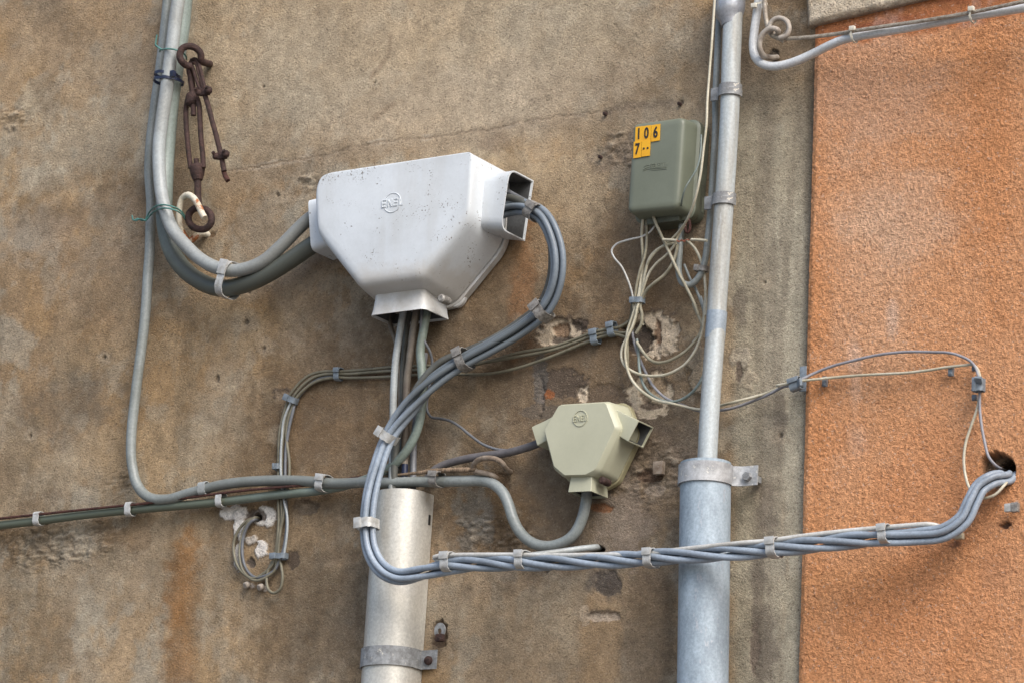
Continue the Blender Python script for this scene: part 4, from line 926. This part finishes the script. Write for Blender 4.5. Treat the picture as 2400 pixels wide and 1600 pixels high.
Wr('greenish wire crossing diagonally from the box down behind the pipe', [(405,800,.06),(418,860,.06),(465,970,.055),(530,1110,.05),(600,1260,.045),(660,1370,.04),(715,1480,.035),(745,1568,.03),('I',1100,150,.03),('I',1165,300,.03),('I',1205,420,.03),('I',1175,500,.03),('I',1120,580,.03),('I',1030,680),('I',900,770),('I',780,820),('I',680,830),('I',600,795),('I',530,720),('I',490,660),('I',450,600)], 'cable_beige', 7.6)
Wr('thin white wire bulging out to the left of the knot', [(430,890,.04),(395,945,.04),(330,985,.045),(230,1010,.05),(140,1045,.05),(108,1090,.05),(125,1140,.05),(180,1210,.05),(225,1310,.045),(250,1390,.04),(262,1450,.035)], 'cable_white', 4.8)
Wr('beige wire sweeping right out of the knot to the bare copper joint', [(590,1045,.045),(580,1110,.045),(545,1200,.045),(490,1270,.04),(420,1325,.04),(365,1375,.035),(330,1440,.03),('I',490,180),('I',510,280),('I',505,380),('I',480,440),('I',440,500)], 'cable_beige', 8)
Wr('beige wire looping up from the knot in the shortest arch', [(580,1035,.05),(510,1050,.05),(430,1090,.045),(380,1150,.04),(352,1250,.035),(335,1350,.03),(318,1440,.03),('I',460,190),('I',440,290),('I',400,420),('I',350,540),('I',328,640),('I',325,760),('I',345,890),('I',390,1010),('I',460,1110),('I',550,1190),('I',640,1245),('I',700,1270,.03),('I',850,1300),('I',1000,1335,.02),('I',1170,1365,.015),('I',1300,1350,.015),('I',1400,1322,.015),('I',1568,1278),('O',1760,902,.02),('O',1795,886,.03),('J',60,345,.04),('J',130,332,.045),('J',220,315,.05),('J',300,306,.045),('J',420,294),('J',600,278),('J',760,268),('J',900,260),('J',1050,242),('J',1180,222),('J',1280,212),('J',1345,208),('J',1378,240),('J',1395,300),('J',1398,350),('J',1388,430),('J',1370,510),('J',1335,610),('J',1300,720),('J',1287,840),('J',1300,950),('J',1330,1030,.045),('J',1370,1072,.05),('J',1420,1080,.05),('J',1490,1055,.05),('J',1540,1005,.045),('J',1580,955,.02),('J',1590,930,-.01)], 'cable_cream', 6.6, .035)
Wr('grey mauve wire sagging lowest and passing behind the slim pipe', [('I',395,440,.02),('I',410,540,.02),('I',440,660,.02),('I',490,800,.02),('I',550,930,.02),('I',610,1050,.02),('I',700,1160,.02),('I',800,1240,.02),('I',950,1300,.015),('I',1150,1375,.012),('I',1300,1390,.012),('I',1400,1376,.012),('I',1568,1345,.015),('O',1760,908,.02),('O',1800,888,.035),('J',130,350,.04),('J',200,316,.05),('J',300,266),('J',420,218),('J',550,182),('J',700,146),('J',830,128),('J',950,122),('J',1080,126),('J',1190,132),('J',1270,156),('J',1335,195),('J',1368,250),('J',1385,320),('J',1388,400),('J',1390,500),('J',1405,620),('J',1425,720),('J',1450,810),('J',1490,860,.03),('J',1560,900,-.03)], 'cable_greyblue', 6.6, .04)
Wr('pale green wire in the lowest loop left of the slim pipe', [('I',455,560),('I',470,650),('I',478,760),('I',485,880),('I',505,1000),('I',545,1110),('I',610,1190),('I',700,1250),('I',800,1280),('I',900,1275),('I',1000,1235),('I',1090,1165),('I',1160,1080),('I',1215,980,.015)], 'pvc_green', 7, .024)
Wr('grey wire in the narrow gap between the loops and the slim pipe', [('C',640,1190),('C',680,1290),('C',730,1390),('C',770,1500),('C',785,1568),('I',1185,80),('I',1215,180),('I',1222,300),('I',1200,420),('I',1180,500),('I',1100,600)], 'pvc_grey', 6.5, .022)
Wr('pale wire from the middle of the box bottom, hugging the left side of the knot', [(352,800,.045),(360,900,.045),(362,1000,.042),(350,1120,.04),(312,1240,.038),(288,1350,.034),(276,1440,.03),('I',415,160,.03),('I',425,260,.028),('I',402,360,.026),('I',372,470,.024),('I',352,560,.024),('I',350,660,.024),('I',352,760,.024),('I',352,880,.022),('I',372,970,.022),('I',430,1065,.022),('I',520,1160,.022),('I',600,1225,.022)], 'cable_beige', 6.5)
Wr('cream wire forming the widest arch between the copper joint and the knot', [(640,905,.06),(600,970,.055),(560,1060,.05),(500,1130,.045),(440,1180,.04),(385,1250,.036),(350,1340,.033),(322,1440,.03),('I',480,175,.03),('I',455,270,.028),('I',425,380,.026),('I',385,470,.024),('I',345,520,.024)], 'cable_cream', 6.2)
# bare copper joint
e = empty('wire_joint', P('C', 640, 1012, .06), 'stripped copper wire joint with two white stubs below the green box', 'wire joint')
for pts in ([(484,1010),(530,1012),(585,1016)], [(690,1010),(750,1012),(806,1018)]):
    tube(trace('C', pts, .06, .004), .0028, 10).build('insulated_stub', M['cable_cream'], e)
cm = MB(); tube(trace('C', [(580,1016),(605,1022),(630,1018),(660,1010),(695,1012)], .06, .002), .0009, 8, True, cm); tube(trace('C', [(585,1012),(600,1028),(618,1012),(640,1026),(655,1008),(672,1018)], .061, .002), .0009, 8, True, cm); cm.build('bare_wire', M['copper'], e)

# ================================================================== TOP RIGHT
cable('glossy white cable swinging down at the top right and off along the steel rope', 'E', [(540,-150,.05),(525,0,.05),(508,120,.05),(492,230,.05),(485,320,.05),(500,395,.05),(545,440,.05),(620,458,.05),(710,445,.05),(800,415,.05),(900,370,.05),(1000,320,.055),(1100,278,.06),(1200,255,.065),(1350,228,.07),(1500,203,.07),(1700,165,.075),(1900,128,.08),(2100,95,.08),(2352,58,.08),(2600,15,.08)], 20.5, 'cable_gloss', amp=.0005, seg=20)
twisted('grey twisted steel rope stretched to the right above the glossy white cable', 'E', [(650,268),(690,268),(760,266),(900,255),(1080,232),(1180,215,.08),(1400,182,.085),(1700,138,.09),(2000,85,.095),(2352,12,.1),(2600,-35,.1)], 9.5, 'rope', .065, 6, .03)
e = empty('rope_eye', P('E', 665, 190, .06), 'thick looped rope eye hooked at the top right', 'rope eye')
tube(trace('E', [(562,-120),(565,0),(568,80),(580,160),(600,225),(640,258),(690,250),(728,205),(728,160),(695,130),(650,130),(612,155),(600,190),(620,230),(660,262),(700,285)], .065, .003), wid('E',660,190,5.6), 12).build('loop', M['rope'], e)
tube(trace('E', [(668,262),(715,246),(735,195),(712,145),(665,125),(622,142),(600,180),(612,225)], .072, .003), wid('E',660,190,5.8), 12).build('thimble', M['hook_grey'], e)
o = tube(trace('E', [(660,232,.066),(650,205,.08),(610,198,.082),(565,222,.082),(535,270,.08),(530,330,.075),(552,378,.06),(590,396,.04),(640,398,.01),(655,396,-.01)], .06, .003), wid('E',560,300,6.6), 14).build('wall_hook', M['hook_grey']); tag(o, 'grey painted open wall hook holding the rope eye at the top right', 'wall hook')
def tie(label, x, y, ang, w, d):
    e = strap(label, 'E', x, y, ang, w, 5, d, 'tie_white', name='cable_tie', tail=False, cat='cable tie', group='natural plastic cable ties at the top right', sq=2.4, th=.0012)
    return e
def ziptie(label, x, y, ang, w, d):
    c = P('E', x, y, d); e = empty('cable_tie', c, label, 'cable tie', 'natural plastic cable ties at the top right')
    o = tie('x', x, y, ang, w, d); 
    for k_ in ('label','category','group'): del o[k_]
    o.name = 'strap_loop'; o.parent = e; o.location = Vector(o.location)-c
    a = math.radians(ang+90); q = P('E', x+math.cos(a)*w*.46/REG['E'][2]*1.0, y-math.sin(a)*w*.46/REG['E'][2], d+.012)
    b = MB(); bevel_box(q, .0055, .004, .0045, .001, mb=b); b.build('head', M['tie_white'], e)
ziptie('cable tie at the left end of the slanting white cable run', 1180, 243, 14, 34, .072)
ziptie('cable tie farthest right on the white cable and steel rope', 1998, 108, 12, 34, .088)
ziptie('cable tie at the very top round the white cable before its bend', 533, 38, 94, 30, .055)

# ================================================================== TURNBUCKLE GROUP (left)
def rod(parts, name, reg, pts, w, m, d, parent, seg=12, w2=None):
    c = trace(reg, pts, d, .003); r = (c[0]-CAM).dot(fw)/FPX*w/2
    return tube(c, r, seg).build(name, M[m], parent)
o = rod(0, 'eye_bolt', 'A', [(640,395,-.01),(610,388,.03),(578,372,.055),(575,330,.062),(548,298,.07),(505,284,.082),(465,298,.088),(447,335,.09),(458,375,.088),(490,402,.075),(520,408,.068)], 16.5, 'rust', .05, None); tag(o, 'rusty ring bolt in the wall behind the pale conduits, top of the turnbuckle', 'eye bolt')
e = empty('turnbuckle', P('A', 545, 800, .05), 'rusty iron turnbuckle hanging beside the conduits', 'turnbuckle')
rod(0, 'upper_eye', 'A', [(512,400),(508,430),(515,470),(522,520),(528,580)], 16, 'rust', .05, e)
rod(0, 'upper_hook', 'A', [(528,560),(530,620),(532,680),(532,708)], 13, 'rust', .052, e)
fr = MB()
for pts in ([(500,600),(488,650),(486,750),(494,850),(504,950),(515,1030)], [(552,600),(566,650),(572,750),(578,850),(588,950),(592,1030)]):
    c = trace('A', pts, .05, .003); tube(c, wid('A',500,800,6.2), 12, True, fr)
c = trace('A', [(522,575),(524,600),(526,628),(530,650)], .05, .002); tube(c, [wid('A',500,800,r) for r in np.interp(np.linspace(0,1,len(c)),[0,.3,.8,1],[12.5,16,17,9])], 16, True, fr)
c = trace('A', [(553,1015),(555,1040),(556,1075),(558,1105)], .05, .002); tube(c, [wid('A',500,800,r) for r in np.interp(np.linspace(0,1,len(c)),[0,.15,.6,1],[17,18.5,16,11])], 16, True, fr)
fr.build('frame', M['rust'], e)
rod(0, 'threaded_end', 'A', [(548,975),(550,1010),(552,1030)], 13, 'rust', .051, e)
rod(0, 'lower_eye', 'A', [(556,1090),(558,1150),(560,1220),(572,1275),(608,1285),(638,1320),(640,1362),(612,1398),(568,1405),(522,1385),(500,1345),(508,1305),(540,1278),(580,1276)], 16.5, 'rust', .05, e)
# wire rope with its two clamps
e = empty('rope_tail', P('A', 640, 700, .05), 'rusty looped rope tail with two bolted clamps right of the turnbuckle', 'wire rope')
lp = MB()
for pts in ([(512,395),(520,370),(545,365),(565,400),(582,460),(598,530),(605,560)], [(520,400),(535,440),(550,490),(570,540),(595,565)], [(530,385),(548,392),(562,440),(580,500),(592,545)]):
    tube(trace('A', pts, .056, .003), wid('A',500,500,4.6), 10, True, lp)
lp.build('loop', M['rust'], e)
rod(0, 'rope', 'A', [(600,580),(622,650),(645,740),(668,820),(685,890),(700,950),(712,1010),(720,1050)], 12.5, 'rust', .056, e)
rod(0, 'frayed_end', 'A', [(715,1045),(725,1075),(742,1108)], 12, 'rust_red', .052, e)
for (x, y) in ((600,565), (705,955)):
    b = MB(); c = P('A', x, y, .060); bevel_box((c.x, c.y, c.z), .0125, .005, .0075, .002, mb=b)
    for s in (-1, 1):
        bmn = bmesh.new(); bmesh.ops.create_icosphere(bmn, subdivisions=2, radius=.0088 if s > 0 else .0072); bmn.verts.index_update()
        b.add([c+Vector((s*.0125, -.004, s*.001))+v.co for v in bmn.verts], [tuple(v.index for v in f.verts) for f in bmn.faces]); bmn.free()
        tube([c+Vector((s*.0125, 0, -.004)), c+Vector((s*.0135, -.014, .006))], .0038, 8, True, b)
    b.build('clamp', M['rust'], e)
o = rod(0, 'wall_hook', 'A', [(600,1335,.075),(585,1310,.075),(562,1260,.072),(530,1212,.068),(495,1195,.062),(465,1215,.058),(447,1270,.055),(443,1340,.05),(455,1400,.045),(475,1445,.04),(502,1478,.035),(530,1462,.03),(560,1436,.022),(600,1430,.010),(640,1452,-.01)], 15.5, 'rusty_white', .05, None); tag(o, 'white painted wall hook with rust streaks holding the turnbuckle', 'wall hook')
# ties and green wire
for lab, x, y, ww in (('upper narrow navy cable tie round the left conduits', 372, 466, 46), ('lower wide navy cable tie round the left conduits', 380, 500, 62)):
    ot = strap(lab, 'A', x, y, 83, ww, 7, .065, 'navy', hd=.030, group='navy cable ties on the left conduits', name='cable_tie', cat='cable tie', sq=2.3, tail=False)
    if y < 480: utie = ot
b = MB(); q = P('A', 405, 455, .1); bevel_box(q, .005, .005, .007, .001, mb=b); o = b.build('locking_head', M['navy'], utie)
def greenwire(label, loops):
    mb = MB()
    for pts, dd in loops: tube(trace('A', pts, dd, .003), .0017, 8, True, mb)
    tag(mb.build('tie_wire', M['twine']), label, 'tie wire', 'green tie wires round the left conduits')
greenwire('upper green tie wire with its loose end sticking up', [([(308,215),(302,250),(300,280),(318,292),(330,300)], .085), ([(298,275),(322,296),(345,308)], .088), ([(325,318,.06),(330,308,.085),(370,300,.097),(420,306,.098),(460,320,.085),(485,345,.07),(490,365,.05)], .09)])
greenwire('lower green tie wire wrapped twice and twisted at its left end', [([(155,1320),(165,1350),(190,1340),(215,1352),(240,1348)], .06), ([(158,1345),(180,1352),(205,1342),(240,1352)], .062), ([(238,1345,.055),(262,1300,.06),(300,1265,.09),(350,1255,.103),(410,1268,.105),(450,1290,.08),(475,1320,.06),(480,1345,.045)], .06), ([(240,1352,.055),(275,1310,.06),(320,1282,.095),(360,1275,.105),(420,1288,.104),(455,1310,.08),(478,1340,.055)], .06)])

# ================================================================== HOOK AND WHIPPED CORD (centre)
o = rod(0, 'wall_hook', 'M', [(1000,300,-.01),(960,285,.012),(925,250,.03),(890,200,.045),(840,165,.052),(770,148,.055),(690,150,.055),(625,175,.052),(592,215,.048),(590,260,.042),(620,292,.04),(665,300,.04),(725,312,.038),(790,332,.034),(835,360,.025)], 12.5, 'hook_brown', .05, None); tag(o, 'brown painted curled wall hook between the guard and the cream box', 'wall hook')
mb = MB(); c = trace('F', [(300,1302),(400,1294),(500,1284),(580,1276),(650,1266),(750,1260),(850,1258),(930,1255),(985,1252)], .045, .0015)
k = wid('F', 700, 1260, 1, .04); n = len(c)
rad = [k*np.interp(i/n, [0,.3,.5,.9,1], [2.2,3.4,5.6,6.4,3.5])*(1+.10*math.sin(i*2.1)+.06*math.sin(i*.7)) for i in range(n)]
tube(c, rad, 12, True, mb); tag(mb.build('whipped_rope', M['whip']), 'brown rope end whipped with cord, running to the curled hook', 'rope')

# ================================================================== CLIPS AND STRAPS
Gm = 'pitted metal straps round the thick cables'
strap('metal strap joining the two loops of thick conduit left of the white box', 'O', 528, 644, -10, 80, 21, .070, 'clip_bright', hd=.032, group=Gm)
strap('leftmost strap on the olive conduit and rusty wire', 'L', 238, 352, 6, 26, 17, .025, 'clip_bright', group=Gm, tail=False)
strap('strap on the olive conduit just left of the conduit bend', 'L', 800, 294, 6, 27, 17, .025, 'clip_bright', group=Gm, tail=False)
strap('strap on the olive conduit above the white paint flakes', 'L', 1355, 238, 7, 26, 17, .025, 'clip_bright', group=Gm, tail=False)
strap('wide strap where the two left conduits meet', 'L', 1985, 135, -8, 34, 21, .032, 'clip_bright', hd=.018, group=Gm)
strap('pale worn band wrapped round the rising grey conduit', 'L', 1250, 168, 10, 25, 20, .03, 'pvc_pale', group=Gm, tail=False, name='tape_band', cat='tape')
strap('dark strap on the grey conduit beside the whipped rope', 'F', 705, 1325, -2, 29, 21, .045, 'clip_metal', hd=.018, group=Gm)
Gb = 'metal straps round the twisted blue bundle'
strap('strap on the bundle just outside the right inlet', 'O', 1226, 486, -32, 36, 24, .075, 'clip_metal', hd=.020, group=Gb)
strap('dark strap on the bundle where it turns down right of the white box', 'O', 1246, 716, 42, 40, 26, .052, 'clip_metal', hd=.022, group=Gb)
strap('strap on the bundle above the khaki wires', 'O', 1066, 826, 28, 46, 22, .068, 'clip_metal', hd=.022, group=Gb)
strap('pale strap on the bundle crossing the dropping cables', 'O', 891, 1001, 58, 38, 21, .10, 'clip_bright', hd=.020, group=Gb)
strap('pale strap on the bundle over the left edge of the steel guard', 'O', 845, 1203, 90, 40, 23, .125, 'clip_bright', hd=.020, group=Gb)
strap('first strap of the horizontal bundle, at the cut end of the white tube', 'Q', 140, 305, 4, 40, 22, .135, 'clip_bright', hd=.020, group=Gb)
strap('second strap of the horizontal bundle, below the grey loop', 'Q', 593, 292, 2, 38, 21, .135, 'clip_bright', hd=.019, group=Gb)
strap('third strap of the horizontal bundle, just left of the downpipe', 'Q', 1378, 280, 4, 38, 21, .138, 'clip_bright', hd=.019, group=Gb)
strap('fourth strap of the horizontal bundle, left of the orange wall', 'Q', 2132, 215, 7, 40, 23, .13, 'clip_bright', hd=.019, group=Gb)
strap('last strap of the horizontal bundle, in front of the orange wall', 'J', 775, 1318, 7, 38, 21, .10, 'clip_bright', hd=.019, group=Gb)
Gc = 'small blue grey clips on the thin wires'
for lab, rg, x, y, an, ww, ln, dd in (
    ('knot clip gathering all the wires below the green box','I',465,125,88,26,13,.028),
    ('first of two neighbouring clips, nearer the green box','I',172,448,14,28,17,.012),
    ('second of two neighbouring clips, farther from the green box','N',548,306,14,30,18,.012),
    ('clip on the khaki wires right of their upper corner','G',795,98,2,24,14,.012),
    ('clip on the khaki wires at the lower end of their corner','G',495,258,68,28,14,.012),
    ('broad clip on the khaki wires above the hanging loop','G',420,1252,86,36,13,.012),
    ('tiny clip on the left edge of the vertical khaki wires','G',410,686,90,10,13,.014),
    ('clip holding the conduit elbow and wire beside the slim pipe','C',768,1225,82,24,13,.034)):
    strap(lab, rg, x, y, an, ww, ln, dd, 'clip_blue' if 'elbow' not in lab else 'clip_metal', hd=.009, group=Gc, name='wire_clip', cat='wire clip')
def blade_clip(label, reg, x, y, ang, w, l, d):
    e = strap(label, reg, x, y, ang, w, l, d, 'clip_blue', hd=.008, group=Gc, name='wire_clip', cat='wire clip', tail=True)
    c = P(reg, x, y, d+.008); a = math.radians(ang)
    q = P(reg, x+math.cos(a)*14/REG[reg][2]*.6, y-math.sin(a)*14/REG[reg][2]*.6, d+.010)
    R = (q-c).normalized(); mb = MB()
    # curled tab
    n = R.cross(Vector((0,-1,0))).normalized(); pts = [q-R*.004+Vector((0,-.001,0)), q+Vector((0,-.004,0)), q+R*.005+Vector((0,-.006,0)), q+R*.009+Vector((0,-.003,0))]
    v = []; f = []
    for p in pts: v += [p+n*.007, p-n*.007, p-n*.007+Vector((0,.0012,0)), p+n*.007+Vector((0,.0012,0))]
    for i in range(len(pts)-1):
        for k_ in range(4): f.append((i*4+k_, i*4+(k_+1) % 4, i*4+4+(k_+1) % 4, i*4+4+k_))
    f += [(0,1,2,3), (12,13,14,15)]
    mb.add(v, f); mb.build('curled_tab', M['clip_blue'], e)
blade_clip('curled clip on the two thin wires at the joint of the two walls', 'J', 182, 335, 20, 24, 26, .046)
blade_clip('curled clip on the two thin wires at their corner on the orange wall', 'J', 1385, 342, 88, 20, 30, .045)
def small_clip(label, reg, x, y, w, h, d, m='clip_blue', cat='wire clip', group='small nailed clips on the orange wall'):
    c = P(reg, x, y, d); k_ = wid(reg, x, y, 1, d); mb = MB()
    bevel_box((c.x, -d, c.z), w*k_/2, .004, h*k_/2, .001, mb=mb)
    cyl(Vector((c.x+.001, -d-.004, c.z-h*k_*.28)), Vector((0,1,0)), .0028, .004, 10, mb, .0008)
    tag(mb.build('nail_clip', M[m]), label, cat, group)
small_clip('left nailed clip under the straight thin wire', 'J', 374, 318, 11, 24, .028)
small_clip('nailed clip under the straight thin wire near its right end', 'J', 1202, 250, 12, 24, .028)
small_clip('dark nailed clip below the curled corner clip', 'J', 1357, 424, 12, 14, .028)
small_clip('dark nailed clip just inside the wire corner', 'J', 1352, 235, 8, 12, .028)
# long grey plate behind the joint clip
b = MB(); c = P('J', 230, 300, .022); bevel_box((c.x, -.022, c.z), .007, .0015, .024, .001, mb=b); tag(b.build('nail_plate', M['clip_blue']), 'upright dark grey plate behind the curled clip at the wall joint', 'plate')
# pale bracket stub low on the orange wall
e = empty('bolt_stub', P('J', 1605, 1142, .03), 'small pale metal bolt stub below the hole in the orange wall', 'bolt')
b = MB(); c = P('J', 1580, 1145, .034); bevel_box(c, .0075, .004, .0075, .0015, mb=b); b.build('plate', M['clip_bright'], e)
b = MB(); c = P('J', 1622, 1142, .034); bevel_box(c, .007, .005, .0085, .0015, mb=b); b.build('nut', M['clip_metal'], e)
b = MB(); c = P('J', 1255, 1330, .03); bevel_box(c, .008, .006, .006, .002, mb=b); tag(b.build('plastic_plug', M['cable_cream']), 'cream plastic plug poking out below the bundle on the orange wall', 'plug')
# oval washer anchor right of the guard
e = empty('wall_anchor', P('K', 1760, 350, .01), 'oval galvanised washer with a rusty bolt hole right of the steel guard', 'wall anchor')
a_ = P('K', 1762, 300, .012); N2 = 32; outer = []; inner = []
for k in range(N2):
    t = 2*math.pi*k/N2; outer.append((math.cos(t)*.0122, math.sin(t)*.0150)); inner.append((math.cos(t)*.0045, math.sin(t)*.0062-.002))
rings = [[Vector((a_.x+x, -d_, a_.z+z)) for x, z in pp] for pp, d_ in ((outer,.008),(outer,.0115),(inner,.0115),(inner,.008))]; rings.append(rings[0])
loft(rings, False, False).build('washer', M['galv_dull'], e, angle=30)
b = MB(); c = P('K', 1775, 450, .012); bevel_box(c, .008, .006, .0075, .002, mb=b); cyl(c+Vector((.004,-.006,-.004)), Vector((.3,1,.2)), .004, .008, 8, b); b.build('bolt', M['rust'], e)
# rusty block behind, right of cream box
b = MB(); c = P('N', 965, 1165, .008); bevel_box(c, .011, .006, .013, .003, mb=b); tag(b.build('broken_bracket', M['hook_brown']), 'broken brown bracket stub in the wall right of the cream box', 'bracket')
b = MB(); 
for x, y in ((548,1342),(580,1348)): pass
for lab, x, y in (('left pale nail head below the wire coil', 212*1.0, 1432), ('right pale nail head below the wire coil', 300, 1445)):
    b = MB(); c = P('G', x, y, .008); cyl(c, Vector((.2,1,.5)), .0068, .012, 12, b, .002); tag(b.build('wall_nail', M['hook_grey']), lab, 'nail', 'pale nail heads below the wire coil')
for lab, x, y in (('rusty nail at the right end of the crack', 1388, 261), ('rusty nail head high on the wall left of the slim pipe', 1559, 238), ('rusty bent nail left of the green box', 1377, 360)):
    b = MB(); c = P('O', x, y, .008); cyl(c+Vector((0,.003,0)), Vector((.3,1,-.2)), .0036, .009, 8, b, .0012); tag(b.build('nail', M['rust']), lab, 'nail', 'rusty nails in the wall')
print('objects', len(sc.objects))
